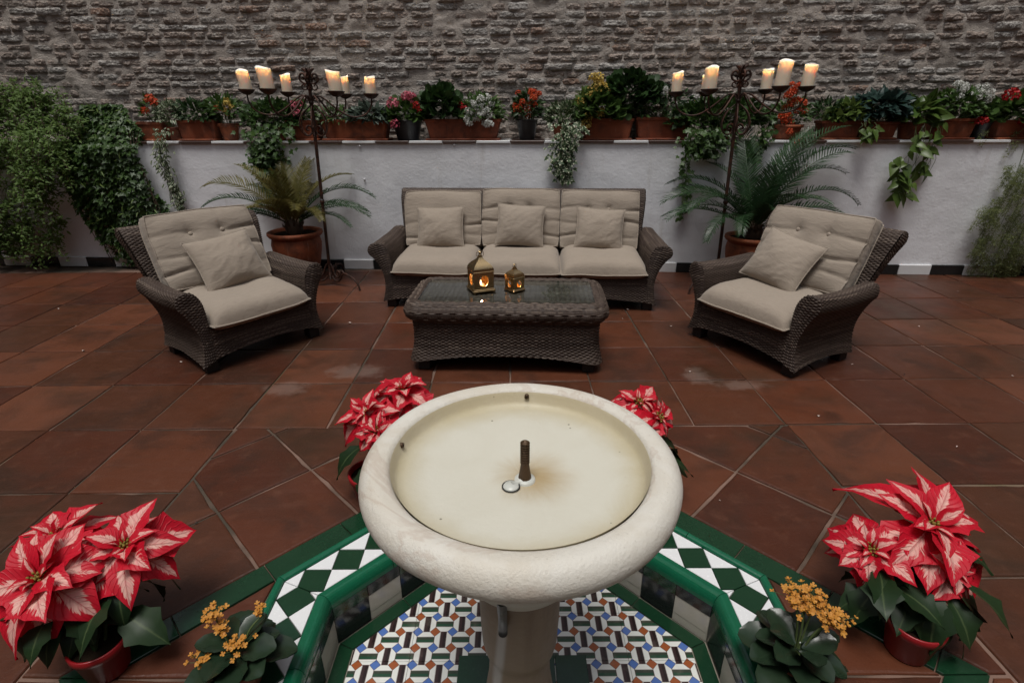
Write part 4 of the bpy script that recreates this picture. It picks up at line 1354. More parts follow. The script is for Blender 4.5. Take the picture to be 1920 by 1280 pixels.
# ------------------------------------------------------------------ brass lanterns
def lantern(label, loc, rz, s, hole):
    t = thing('brass_lantern', label, 'lantern', loc, rz, 'brass lanterns on the coffee table')
    def P(name, mb, mat=M_BRASS, smooth=False): return part(name, mb, mat, t, smooth)
    a = .062 * s
    mb = MB(); add_box(mb, (0, 0, .010 * s), (.148 * s, .148 * s, .012 * s), .002); add_box(mb, (0, 0, .019 * s), (.134 * s, .134 * s, .007 * s), .002)
    for sx in (-1, 1):
        for sy in (-1, 1): add_box(mb, (sx * .062 * s, sy * .062 * s, .003 * s), (.016 * s, .016 * s, .006 * s))
    P('base', mb)
    z0, z1 = .022 * s, .128 * s
    for k in range(4):
        n = 32
        ang = np.linspace(0, 2 * math.pi, n, endpoint=False)
        if hole == 'round':
            H = np.stack([.030 * s * np.cos(ang), (z0 + z1) / 2 + .036 * s * np.sin(ang) + .0 * s], -1)
        else:
            H = np.stack([.026 * s * np.cos(ang) * (1 - .45 * np.maximum(0, np.sin(ang))), (z0 + z1) / 2 - .004 * s + .034 * s * np.sin(ang)], -1)
        sq = []
        for q in ang:
            c, d = math.cos(q), math.sin(q); m = max(abs(c), abs(d))
            sq.append((a * c / m, (z0 + z1) / 2 + (z1 - z0) / 2 * d / m))
        sq = np.array(sq)
        Z = lambda xz, y: np.stack([xz[:, 0], np.full(n, y), xz[:, 1]], -1)
        G = np.stack([Z(sq, -a), Z(sq * .35 + H * .65, -a), Z(H, -a - .0012 * s), Z(H, -a + .003 * s), Z(sq * .35 + H * .65, -a + .003 * s), Z(sq, -a + .003 * s)], 1)
        c, d = math.cos(R(90 * k)), math.sin(R(90 * k))
        G = G @ np.array([[c, d, 0], [-d, c, 0], [0, 0, 1]])
        mb = MB(); add_grid(mb, G, cu=True)
        ringp = np.stack([H[:, 0] * 1.06, np.full(n, -a - .001), (H[:, 1] - (z0 + z1) / 2) * 1.06 + (z0 + z1) / 2], -1) @ np.array([[c, d, 0], [-d, c, 0], [0, 0, 1]])
        add_tube(mb, ringp, .0016 * s, 5, closed=True)
        P('window_panel', mb)
    mb = MB()
    for sx in (-1, 1):
        for sy in (-1, 1): add_box(mb, (sx * a, sy * a, (z0 + z1) / 2), (.007 * s, .007 * s, z1 - z0), .0012)
    add_box(mb, (0, 0, z1 + .003 * s), (.138 * s, .138 * s, .006 * s), .0015)
    P('frame', mb)
    # ogee roof of four curved faces
    rp = prof_resample([(.066, .134), (.0655, .148), (.056, .166), (.040, .183), (.024, .196), (.014, .210), (.010, .222)], 14) * s
    q = [(-1, -1), (-.33, -1), (.33, -1), (1, -1), (1, -.33), (1, .33), (1, 1), (.33, 1), (-.33, 1), (-1, 1), (-1, .33), (-1, -.33)]
    G = np.array([[(r * x, r * y, z) for x, y in q] for r, z in rp])
    mb = MB(); add_grid(mb, G, cv=True)
    rf = P('roof', mb)
    for k in range(4):         # star slots as flat black shapes, their inner shade put in by colour
        mb = MB()
        c, d = math.cos(R(90 * k)), math.sin(R(90 * k))
        for e in range(5):
            b = R(18 + 36 * e)
            V = []
            for w_, l_ in ((0, .006), (.0022, .011), (0, .020), (-.0022, .011)):
                x = (l_ * math.cos(b) - w_ * math.sin(b)) * s; y = (l_ * math.sin(b) + w_ * math.cos(b)) * s
                V.append((x, -.0602 * s + y * .60 - .0018 * s, .150 * s + y * .85))
            V = np.array(V) @ np.array([[c, d, 0], [-d, c, 0], [0, 0, 1]])
            mb.add(V, [(0, 1, 2, 3)])
        o = part('black_star', mb, M_BLACKP, rf, smooth=False)
    mb = MB(); add_lathe(mb, [(.010, .220), (.012, .225), (.007, .229), (.006, .233), (.009, .238), (.0095, .243), (.006, .248), (.0005, .250)], 14)
    mb.V[0] *= s
    add_tube(mb, [(.024 * s * math.cos(x) * 1.0, 0, .232 * s + .022 * s * math.sin(x)) for x in np.linspace(0, 2 * math.pi, 22, endpoint=False)], .0016 * s, 6, closed=True)
    P('finial', mb, smooth=True)
    mb = MB(); add_lathe(mb, [(.022 * s, .022 * s), (.022 * s, .036 * s), (.020 * s, .037 * s), (.0005, .036 * s)], 18)
    cd = P('tealight', mb, M_WAX, True)
    mb = MB(); add_lathe(mb, [(.0005, .036 * s), (.0045 * s, .041 * s), (.0055 * s, .047 * s), (.003 * s, .056 * s), (.0003, .064 * s)], 10)
    P('flame', mb, M_FLAME, True)
    ld = bpy.data.lights.new('lantern_flame', 'POINT'); ld.energy = .32 * s; ld.color = (1, .58, .30); ld.shadow_soft_size = .008
    lo = bpy.data.objects.new('lantern_flame', ld); COL.objects.link(lo); lo.parent = t; lo.location = (0, 0, .075 * s)
lantern('larger brass lantern with round cut windows and glowing candle on the coffee table', (-.193, 3.20, .428), R(22), .98, 'round')
lantern('smaller brass lantern with teardrop cut windows on the coffee table', (.018, 3.195, .428), R(40), .66, 'drop')

# ------------------------------------------------------------------ candelabra
ARM = [(.016, -.01), (.030, .018), (.068, .029), (.110, .006), (.154, -.030), (.21, -.072), (.262, -.102), (.31, -.117), (.355, -.117), (.40, -.105), (.434, -.084), (.460, -.048), (.474, -.012), (.474, .030)]
SCR = [(.018, -.045), (.05, -.07), (.085, -.10), (.112, -.15), (.118, -.20), (.10, -.245), (.07, -.268), (.038, -.262), (.02, -.235), (.024, -.205), (.048, -.192), (.066, -.205), (.064, -.225), (.050, -.228)]
FOOT = [(.014, .20), (.035, .17), (.06, .11), (.095, .085), (.125, .10), (.13, .13), (.11, .145), (.095, .13), (.10, .115)]
FOOT2 = [(.014, .09), (.05, .055), (.09, .045), (.13, .07), (.155, .115), (.19, .135), (.25, .125), (.31, .105), (.355, .06), (.37, .012)]
FOOT3 = [(.19, .135), (.165, .15), (.15, .135), (.155, .115)]
def polar(path, a): return [(r * math.cos(a), r * math.sin(a), z) for r, z in path]
def candelabrum(label, side_, loc, tilt, a0, heights, fa):
    t = thing('candelabrum', label, 'candelabrum', loc, 0, 'wrought iron floor candelabra')
    t.rotation_euler = (0, tilt, 0)
    HZ = 1.545
    mb = MB(); add_tube(mb, [(0, 0, z) for z in np.linspace(.05, HZ + .20, 12)], .0135, 10)
    for z in (.74, .745, HZ - .02): add_lathe(mb, [(.013, z - .012), (.020, z - .006), (.020, z + .006), (.013, z + .012)], 12)
    pole = part('pole', mb, M_IRON, t)
    mb = MB(); add_lathe(mb, [(.0135, .752), (.018, .755), (.018, .762), (.0135, .765)], 12)
    part('collar', mb, M_PIPE, pole)
    # finial: leaf scrolls in two planes
    mb = MB()
    for a in (0, math.pi, math.pi / 2, -math.pi / 2):
        sp = [(.008, HZ + .10), (.03, HZ + .075), (.055, HZ + .08), (.062, HZ + .10), (.045, HZ + .112), (.034, HZ + .098)]
        add_tube(mb, smooth_path(polar(sp, a), 24), .0055, 6)
        sp = [(.008, HZ + .125), (.03, HZ + .118), (.060, HZ + .13), (.074, HZ + .155), (.062, HZ + .185), (.038, HZ + .188), (.028, HZ + .165), (.046, HZ + .152)]
        add_tube(mb, smooth_path(polar(sp, a), 28), np.linspace(.007, .010, len(smooth_path(polar(sp, a), 28))), 6)
        add_lathe(mb, [(.0005, -.008), (.016, -.005), (.017, .004), (.0005, .008)], 10, (.050 * math.cos(a), .050 * math.sin(a), HZ + .163))
        sp = [(.010, HZ + .185), (.028, HZ + .21), (.044, HZ + .225), (.024, HZ + .218), (.008, HZ + .20)]
        add_tube(mb, smooth_path(polar(sp, a), 16), .007, 6)
    add_lathe(mb, [(.012, HZ + .19), (.016, HZ + .20), (.010, HZ + .215), (.0005, HZ + .235)], 10)
    part('finial', mb, M_IRON, t)
    for k in range(6):
        a = a0 + k * math.pi / 3
        mb = MB(); add_tube(mb, smooth_path([(r * math.cos(a), r * math.sin(a), HZ + z) for r, z in ARM], 52), .0068, 8)
        arm = part('arm', mb, M_IRON, t)
        mb = MB(); add_lathe(mb, [(.008, HZ + .022), (.026, HZ + .026), (.048, HZ + .040), (.060, HZ + .056), (.063, HZ + .063), (.060, HZ + .063), (.046, HZ + .050), (.0005, HZ + .046)], 22, (.474 * math.cos(a), .474 * math.sin(a), 0))
        part('pan', mb, M_IRON, arm)
        b = a + math.pi / 6
        mb = MB(); add_tube(mb, smooth_path([(r * math.cos(b), r * math.sin(b), HZ + z) for r, z in SCR], 52), .0056, 7)
        part('scroll', mb, M_IRON, t)
    for k in range(3):
        a = fa + k * 2 * math.pi / 3
        mb = MB()
        for p in (FOOT, FOOT2, FOOT3): add_tube(mb, smooth_path(polar(p, a), 40), .0085, 8)
        add_lathe(mb, [(.0005, .0), (.012, .002), (.012, .012), (.008, .02)], 10, (.37 * math.cos(a), .37 * math.sin(a), 0))
        part('foot', mb, M_IRON, t)
    # candles stand in the pans
    names = ('outer right', 'back right', 'back left', 'outer left', 'front left', 'front right')
    Mt = Matrix.Translation(loc) @ Matrix.Rotation(tilt, 4, 'Y')
    for k in range(6):
        a = a0 + k * math.pi / 3
        h, rr, lean = heights[k]
        p = Mt @ Vector((.474 * math.cos(a), .474 * math.sin(a), HZ + .0495))
        n = 36
        an = np.linspace(0, 2 * math.pi, n, endpoint=False)
        seed = k * 7 + (0 if side_ == 'left' else 50)
        rimz = h + .010 * np.sin(an + seed) + .006 * np.sin(2 * an + seed * 2)
        rows = []
        for f in np.linspace(0, 1, 9):
            w = 1 + .03 * np.sin(an * 2 + seed + f * 4) * f
            rows.append(np.stack([rr * w * np.cos(an), rr * w * np.sin(an), rimz * f], -1))
        for f, zz in ((.95, .0005), (.80, -.004), (.62, -.010), (.55, -.034), (.4, -.046), (.01, -.048)):
            rows.append(np.stack([rr * f * np.cos(an), rr * f * np.sin(an), (h + zz) * np.ones(n) + (rimz - h) * max(0, f - .6)], -1))
        G = np.array(rows)
        G[..., 0] += lean * (G[..., 2] / h) ** 1.5 * .012
        mb = MB(); add_grid(mb, G, cv=True, flip=True)
        mb.add(G[0], [tuple(range(n - 1, -1, -1))])
        c = obj('pillar_candle', mb.mesh('pillar_candle', M_WAX, True), None, Matrix.Translation(p))
        tag(c, f'ivory pillar candle in the {names[k]} pan of the {side_} candelabrum', 'candle', 'lit pillar candles on the candelabra')
        x0 = lean * .012
        mb = MB(); add_tube(mb, [(x0, 0, h - .050), (x0, 0, h - .040), (x0 + .002, 0, h - .034)], .0014, 6)
        part('wick', mb, M_WIRE, c)
        mb = MB(); add_lathe(mb, [(.0004, h - .038), (.0042, h - .033), (.005, h - .027), (.003, h - .018), (.0003, h - .009)], 10, (x0, 0, 0))
        part('flame', mb, M_FLAME, c)
        ld = bpy.data.lights.new('candle_flame', 'POINT'); ld.energy = .17; ld.color = (1, .84, .68); ld.shadow_soft_size = .006
        lo = bpy.data.objects.new('candle_flame', ld); COL.objects.link(lo); lo.parent = c; lo.location = (x0, 0, h - .012)
candelabrum('rusty iron candelabrum with six candles before the yellowing cycad', 'left', (-1.66, 4.72, 0), R(1.8), R(11.6), ((.136, .044, 0), (.150, .044, 0), (.145, .043, -.2), (.142, .046, -1.0), (.145, .050, -1.0), (.142, .049, -.9)), R(-32))
candelabrum('rusty iron candelabrum with six candles before the dark green cycad', 'right', (1.83, 4.60, 0), R(-1.6), R(-16.6), ((.160, .047, .7), (.162, .044, 0), (.145, .040, 0), (.150, .042, 0), (.152, .047, 0), (.166, .049, .9)), R(215))

# ------------------------------------------------------------------ plants: helpers
def clump(n, c, rad, up=.4, flat=1.0, seedz=(-.2, 1), jit=.5):
    """leaf positions on and inside an ellipsoid dome, facing outward"""
    d = rdir(n, *seedz)
    r = RNG.uniform(.45, 1.05, n) ** .7
    pos = np.array(c) + d * np.array(rad) * r[:, None]
    out = unit(d * np.array([1, 1, flat]) + np.array([0, 0, -.15]) + RNG.normal(0, jit, (n, 3)) * .5)
    upv = unit(d + np.array([0, -.3, up]) + RNG.normal(0, .35, (n, 3)))
    return pos, out, upv

def hang(n, x, z0, z1, half, depth, taper=.5, y0=-.03):
    """positions of leaves on strands hanging in front of the wall"""
    f = RNG.random(n) ** .8
    z = z0 + (z1 - z0) * f
    w = half * (1 - taper * f)
    xx = x + RNG.normal(0, .45, n) * w + .04 * np.sin(z * 9 + x)
    y = y0 - np.abs(RNG.normal(0, depth, n)) * (1 - .4 * f)
    pos = np.stack([xx, y, z], -1)
    fwd = unit(np.stack([RNG.normal(0, .6, n), -RNG.uniform(.0, .8, n), -RNG.uniform(.2, 1, n)], -1))
    up = unit(np.stack([RNG.normal(0, .35, n), -np.ones(n), RNG.uniform(.2, 1.0, n)], -1))
    return pos, fwd, up

def strands(mb, x, z0, z1, half, n, r=.0018, y=-.03):
    for k in range(n):
        xx = x + random.uniform(-half, half)
        P = [(xx + .02 * math.sin(i * 1.7 + k) * (i > 0), y - .03 * math.sin(i) ** 2 - random.uniform(0, .015), z0 + (z1 - z0) * random.uniform(.75, 1) * i / 5) for i in range(6)]
        add_tube(mb, smooth_path(P, 15), r, 4)

def flower_ball(r, n, mat, T=T_PETAL, size=.016):
    mb = MB(); d = rdir(n, -.6, 1)
    tg = unit(np.cross(d, RNG.normal(0, 1, (n, 3))))
    add_leaves(mb, T, d * r * RNG.uniform(.75, 1, (n, 1)), unit(tg + d * .35), unit(d + RNG.normal(0, .2, (n, 3))), size, size)
    return mb.mesh('flower_head', mat, True)
FB = {k: [flower_ball(.034, 90, m) for _ in range(2)] for k, m in dict(red=F_RED, ored=F_ORED, pink=F_PINK, white=F_WHITE, yell=F_YELL).items()}

def trough(mb, L, h, dp, taper=.88):
    """open tapered planter with a rolled lip"""
    def rr(hx, hy, z): return [(hx * sx, hy * sy, z) for sx, sy in ((-1, -1), (1, -1), (1, 1), (-1, 1))]
    a, b = L / 2, dp / 2
    rings = [rr(a * taper, b * taper, 0), rr(a * .985, b * .97, h - .025), rr(a + .006, b + .006, h - .022), rr(a + .006, b + .006, h), rr(a - .010, b - .010, h), rr(a - .016, b - .016, h - .03)]
    G = np.array(rings)
    P = []
    for g in G:           # chamfer the corners
        q = []
        for i in range(4):
            p0, p, p1 = g[i - 1], g[i], g[(i + 1) % 4]
            for t in (p0, p1):
                d = t - p; q.append(p + d / np.linalg.norm(d) * min(.014, np.linalg.norm(d) * .3))
        P.append(q)
    P = np.array(P)
    add_grid(mb, P, cv=True)
    mb.add(P[0], [tuple(range(7, -1, -1))])
    return h - .03, a - .016, b - .016

def potted(name, label, cat, s0, s1, h, kind, potmat, spec, group='flowerpots along the ledge', saucer=True, d=-.15, dp=.17):
    """a plant in its pot on the ledge; spec = list of leaf clumps and flowers, local x along the wall, -y to the patio"""
    L = s1 - s0; sc = (s0 + s1) / 2
    t = thing(name, label, cat, W(sc, d, WH + .0225), WANG, group)
    mb = MB(); zb = .0
    if saucer and kind == 'trough':
        sb = MB(); add_box(sb, (0, 0, .008), (L * .98, dp + .05, .016), .005); part('saucer', sb, potmat, t, False); zb = .0162
    if kind == 'trough':
        zs, a, b = trough(mb, L, h, dp)
        sm = MB(); sm.add([(-a, -b, zs), (a, -b, zs), (a, b, zs), (-a, b, zs)], [(0, 1, 2, 3)])
    else:
        r = L / 2
        if kind == 'round': prof = [(r * .70, 0), (r * .92, h - .03), (r * .93, h - .028), (r * 1.02, h - .026), (r * 1.03, h), (r * .90, h), (r * .86, h - .03)]
        else: prof = [(r * .66, 0), (r * .93, h - .008), (r * 1.0, h - .006), (r * 1.0, h), (r * .9, h), (r * .85, h - .03)]
        n = 28 if kind == 'round' else 20
        add_lathe(mb, prof, n)
        mb.add(np.array([(r * .70 * math.cos(q), r * .70 * math.sin(q), 0.0005) for q in np.linspace(0, 2 * math.pi, 16, endpoint=False)]), [tuple(range(15, -1, -1))])
        sm = MB(); sm.add([(r * .87 * math.cos(q), r * .87 * math.sin(q), h - .03) for q in np.linspace(0, 2 * math.pi, 20, endpoint=False)], [tuple(range(20))])
    p = part('pot', mb, potmat, t, smooth=(kind != 'trough')); p.location = (0, 0, zb)
    q = part('soil', sm, M_SOIL, t, False); q.location = (0, 0, zb)
    top = h + zb - .02
    sb = MB()
    for e in spec:
        if e[0] == 'leaf':
            _, mat, T, n, c, rad, size = e[:7]
            n = int(n * 1.6); rad = tuple(k * 1.12 for k in rad)
            fl = MB()
            pos, out, upv = clump(n, (c[0], c[1], top + c[2]), rad)
            sz = size * RNG.uniform(.65, 1.2, n)
            add_leaves(fl, T, pos, out, upv, sz, sz * .95)
            for k in range(min(14, n // 8)):
                e1 = pos[k * 7]; add_tube(sb, smooth_path([(c[0] * .8 + random.uniform(-.03, .03), c[1] * .5, top - .02), (np.array([c[0] * .9, c[1], top]) + e1) / 2, e1], 8), .0025, 4)
            part('foliage', fl, mat, t, kind='stuff')
        elif e[0] == 'flower':
            _, col, pts, sc_ = e
            for k, (x, y, z) in enumerate(pts):
                y -= .02; z += .015
                o = obj('flower_head', FB[col][k % 2], t, Matrix.Translation((x, y, top + z)) @ Matrix.Rotation(k * 1.3, 4, 'Z') @ Matrix.Scale(sc_ * 1.35 * random.uniform(.85, 1.15), 4))
                add_tube(sb, smooth_path([(x * .8, y * .5, top - .02), (x * .95, y * .8, top + z * .6), (x, y, top + z)], 8), .002, 4)
        elif e[0] == 'trail':
            _, mat, T, n, x, z0, z1, half, depth, size, ns = e
            fl = MB()
            y0 = -(-d) - .045 if False else d - .03 + 0
            pos, fwd, up = hang(n, x, top + z0, top + z1, half, depth, y0=d - .055)
            k = pos[:, 2] > top - .02
            pos[k, 1] += RNG.uniform(0, .10, k.sum())
            sz = size * RNG.uniform(.6, 1.25, n)
            add_leaves(fl, T, pos, fwd, up, sz, sz * .9)
            part('trailing_foliage', fl, mat, t, kind='stuff')
            strands(sb, x, top + .01, top + z1, half * .6, ns, y=d - .06)
    if sb.n: part('stem', sb, M_STEM, t, kind='stuff')
    return t

def pts(n, x0, x1, z0, z1, y0=-.09, y1=.05):
    return [(random.uniform(x0, x1), random.uniform(y0, y1), random.uniform(z0, z1)) for _ in range(n)]

Ls, Fl, Tr = 'leaf', 'flower', 'trail'
potted('flower_trough', 'short terracotta trough with sparse red flowers beside the ivy mass', 'planter', -3.60, -3.30, .15, 'trough', M_POT,
       [(Ls, L_MID, T_OV, 60, (.06, -.02, .10), (.10, .07, .12), .05), (Fl, 'ored', [(.02, -.05, .10), (.09, -.04, .20), (.12, -.04, .17)], .8)])
potted('trailing_plant', 'silvery variegated trailing plant hanging down the wall beside the ivy mass', 'plant', -3.295, -3.165, .12, 'round', M_POT,
       [(Ls, L_VAR, T_OV, 150, (0, -.03, .10), (.13, .09, .13), .045), (Tr, L_VAR, T_OV, 420, -.01, .05, -.74, .10, .035, .040, 9)])
potted('flower_trough', 'long dark terracotta trough with low dark greenery, left on the ledge', 'planter', -3.155, -2.79, .165, 'trough', M_POT,
       [(Ls, L_DARK, T_OV, 190, (0, -.01, .05), (.19, .09, .12), .055)])
potted('potted_plant', 'round terracotta pot with yellow orange blooms at the left', 'plant', -2.785, -2.60, .15, 'round', M_POT,
       [(Ls, L_MID, T_OV, 170, (0, -.02, .10), (.17, .10, .13), .06), (Fl, 'yell', pts(8, -.14, .13, .12, .22), .55), (Fl, 'ored', pts(3, -.1, .1, .08, .17), .45)])
potted('potted_plant', 'small round pot hung with a thick curtain of dark ivy left of the candelabrum', 'plant', -2.30, -2.14, .13, 'round', M_POT,
       [(Ls, L_IVY, T_IVY, 360, (0, -.06, .06), (.24, .12, .15), .060), (Tr, L_IVY, T_IVY, 620, .0, .06, -.44, .24, .06, .058, 10), (Tr, L_IVY, T_IVY, 120, -.10, -.1, -.55, .07, .03, .055, 4)])
potted('flower_trough', 'short terracotta trough with pink geranium behind the left candelabrum', 'planter', -2.10, -1.80, .16, 'trough', M_POT,
       [(Ls, L_MID, T_ROUND, 60, (0, -.02, .06), (.12, .07, .10), .055), (Fl, 'pink', [(-.05, -.07, .13), (.01, -.06, .14), (-.03, -.08, .07)], .8)])
potted('flower_trough', 'long orange terracotta trough of grey green rosettes right of the left candelabrum', 'planter', -1.775, -1.14, .165, 'trough', M_POT,
       [(Ls, L_GREY, T_HEART, 170, (.14, -.03, .02), (.20, .10, .10), .065), (Ls, L_MID, T_OV, 110, (-.16, -.03, .02), (.16, .09, .09), .05), (Ls, L_VAR, T_OV, 60, (-.24, -.04, .03), (.09, .07, .10), .05)])
potted('potted_plant', 'black square pot of pink and red geraniums left of the white flowers', 'plant', -1.125, -.83, .175, 'square', M_BLACKP,
       [(Ls, L_MID, T_ROUND, 170, (0, -.03, .05), (.17, .10, .13), .058), (Fl, 'pink', [(-.09, -.09, .14), (-.08, -.12, -.03), (.02, -.05, .20), (.06, -.04, .19)], .95), (Fl, 'red', [(.14, -.07, .09), (.12, -.08, .12)], .7)])
potted('flower_trough', 'orange terracotta trough holding a dark geranium and white flowers', 'planter', -.80, -.10, .165, 'trough', M_POT,
       [(Ls, L_DARK, T_ROUND, 230, (-.20, -.02, .09), (.17, .11, .17), .070), (Ls, L_MID, T_OV, 260, (.17, -.03, .05), (.19, .11, .15), .055),
        (Fl, 'red', [(.01, -.05, .11)], .95), (Fl, 'white', pts(16, .02, .28, -.05, .08, -.13, -.06) + pts(11, .06, .30, .08, .20, -.10, .0), .62)])
potted('potted_plant', 'narrow black pot of bright orange red begonia above the middle of the sofa', 'plant', .035, .245, .175, 'square', M_BLACKP,
       [(Ls, L_DARK, T_OV, 190, (0, -.02, .08), (.12, .10, .15), .055), (Fl, 'ored', pts(22, -.11, .11, .02, .24, -.12, .02), .52)])
potted('trailing_plant', 'small terracotta pot with white edged ivy hanging over the sofa', 'plant', .37, .57, .14, 'round', M_POT,
       [(Ls, L_VAR, T_IVY, 190, (.02, -.04, .06), (.17, .10, .12), .055), (Tr, L_VAR, T_IVY, 430, .03, .04, -.46, .15, .045, .050, 9)])
potted('flower_trough', 'terracotta trough with yellow blooms and a tall dark leafed geranium', 'planter', .64, 1.10, .165, 'trough', M_POT,
       [(Ls, L_MID, T_ROUND, 230, (-.08, -.04, .06), (.22, .11, .16), .075), (Ls, L_LIME, T_OV, 70, (-.20, -.04, .10), (.09, .08, .14), .06), (Ls, L_DARK, T_ROUND, 230, (.20, .0, .20), (.23, .10, .16), .075),
        (Fl, 'yell', [(-.22, -.06, .15), (-.18, -.06, .17), (-.25, -.08, .14), (-.12, -.04, .27), (-.15, -.04, .24), (-.07, -.05, .26), (-.10, -.03, .33), (-.14, -.04, .33), (-.02, -.05, .21), (-.18, -.10, .02), (-.20, -.10, -.04), (-.07, -.09, .05)], .85)])
potted('flower_trough', 'weathered dark terracotta trough with small white flowers left of the right candelabrum', 'planter', 1.13, 1.62, .175, 'trough', M_POT,
       [(Ls, L_DARK, T_OV, 260, (-.02, -.02, .08), (.24, .10, .17), .05), (Ls, L_MID, T_NARROW, 60, (-.2, -.02, .05), (.08, .07, .12), .06), (Fl, 'white', pts(12, -.18, .12, .02, .24), .42)])
potted('potted_plant', 'bushy ivy spilling over the wall behind the right candelabrum', 'plant', 1.80, 2.02, .14, 'round', M_POT,
       [(Ls, L_IVY, T_IVY, 520, (-.05, -.07, .04), (.42, .14, .16), .060), (Ls, L_MID, T_IVY, 160, (-.22, -.09, .0), (.2, .1, .13), .055), (Tr, L_IVY, T_IVY, 330, -.18, .0, -.25, .30, .05, .058, 9), (Tr, L_IVY, T_IVY, 160, .27, .0, -.28, .12, .04, .055, 5), (Tr, L_MID, T_IVY, 90, -.33, -.2, -.82, .07, .02, .05, 7)])
potted('potted_plant', 'terracotta pot of orange red begonia behind the outer candle of the right candelabrum', 'plant', 2.34, 2.62, .125, 'round', M_POT,
       [(Ls, L_MID, T_OV, 110, (.02, -.02, .08), (.15, .09, .16), .05), (Fl, 'ored', pts(20, -.10, .10, .0, .32, -.10, -.02) + [(.05, -.15, -.14), (-.02, -.12, -.05)], .62)])
potted('flower_trough', 'dark red trough with drooping lime green foliage on the right', 'planter', 2.76, 3.11, .14, 'trough', M_POT,
       [(Ls, L_LIME, T_HEART, 120, (.05, -.05, .05), (.17, .11, .11), .070), (Ls, L_DARK, T_OV, 110, (-.13, -.02, .06), (.14, .09, .12), .055), (Tr, L_LIME, T_HEART, 22, .12, .0, -.14, .12, .03, .07, 4)])
potted('flower_trough', 'dark red trough with a blue green leafy mound on the right', 'planter', 3.12, 3.42, .13, 'trough', M_POT,
       [(Ls, L_BLUE, T_HEART, 240, (-.03, -.05, .10), (.24, .12, .13), .085)])
potted('trailing_plant', 'golden pothos with broad marbled leaves trailing down the wall', 'plant', 3.46, 3.66, .14, 'round', M_POT,
       [(Ls, L_POTHOS, T_HEART, 70, (-.02, -.06, .06), (.17, .11, .13), .105), (Tr, L_POTHOS, T_HEART, 34, -.08, .0, -.60, .13, .035, .105, 5), (Tr, L_POTHOS, T_HEART, 20, .10, .05, -.40, .08, .03, .10, 4)])
potted('flower_trough', 'pale terracotta trough of white hydrangea like blooms at the right', 'planter', 3.72, 4.08, .155, 'trough', M_POT,
       [(Ls, L_MID, T_OV, 240, (0, -.03, .08), (.21, .11, .15), .070), (Fl, 'white', pts(22, -.16, .20, .12, .28, -.10, .03), .6), (Fl, 'red', [(.19, -.10, -.01), (.16, -.11, -.02)], .7)])
potted('potted_plant', 'black pot of plain green leaves between two terracotta planters at the right', 'plant', 4.085, 4.245, .14, 'square', M_BLACKP,
       [(Ls, L_MID, T_ROUND, 110, (0, -.02, .05), (.13, .09, .12), .055)])
potted('flower_trough', 'terracotta trough with red geraniums at the far right of the ledge', 'planter', 4.26, 4.62, .14, 'trough', M_POT,
       [(Ls, L_MID, T_ROUND, 200, (0, -.03, .06), (.20, .11, .14), .065), (Fl, 'red', [(-.15, -.05, .20), (.0, -.12, .0), (.05, -.12, .01), (.09, -.07, .24), (.13, -.06, .26)], 1.1)])

# ------------------------------------------------------------------ climbing masses
def wallplant(name, label, cat, s, group=None):
    return thing(name, label, cat, W(s, 0, 0), WANG, group)
iv = wallplant('ivy', 'dense dark ivy mass cascading down the wall behind the left armchair', 'plant', -3.85)
mb = MB(); n = 5200
z = RNG.random(n) ** .85 * 1.48 + .05
half = np.interp(z, [0, .25, .6, 1.0, 1.3, 1.5], [.26, .36, .42, .40, .36, .20])
x = RNG.uniform(-1, 1, n) * half + .05 * np.sin(z * 5) + np.interp(z, [0, .5, 1.5], [.12, .08, -.02])
bul = np.interp(z, [0, .3, .8, 1.2, 1.5], [.04, .12, .20, .20, .05]) * np.sqrt(np.maximum(.05, 1 - (x / .5) ** 2))
y = -.02 - bul * RNG.uniform(.55, 1.1, n) - .03 * fbm(np.stack([x, z, z * 0], -1), 6, 3, 2) + np.where(z > 1.2, .12, 0)
fwd = np.stack([RNG.normal(0, .45, n), -RNG.uniform(.1, .8, n), -RNG.uniform(.3, 1, n)], -1)
up = np.stack([x * 1.2 + RNG.normal(0, .3, n), -np.ones(n), RNG.uniform(.3, 1.1, n)], -1)
keep = ~((z < .28) & (x < -.05) & (RNG.random(n) < .8))
sz = RNG.uniform(.035, .062, n)
add_leaves(mb, T_IVY, np.stack([x, y, z], -1)[keep], fwd[keep], up[keep], sz[keep], sz[keep])
part('foliage', mb, L_IVY, iv, kind='stuff')
mb = MB(); q = keep & (RNG.random(n) < .018)
add_leaves(mb, T_NARROW, np.stack([x, y - .03, z], -1)[q], fwd[q] + np.array([0, 0, .6]), up[q], .07, .04)
part('young_shoots', mb, L_LIME, iv, kind='stuff')
mb = MB()
for k in range(26):
    x0 = random.uniform(-.32, .40)
    P = [(x0 + .05 * math.sin(i + k) + .03 * i * random.uniform(-1, 1), -.03 - .10 * math.sin(math.pi * i / 6), 1.3 - 1.25 * i / 6 * random.uniform(.85, 1)) for i in range(7)]
    add_tube(mb, smooth_path(P, 18), .0035, 5)
part('stem', mb, M_BARK, iv, kind='stuff')

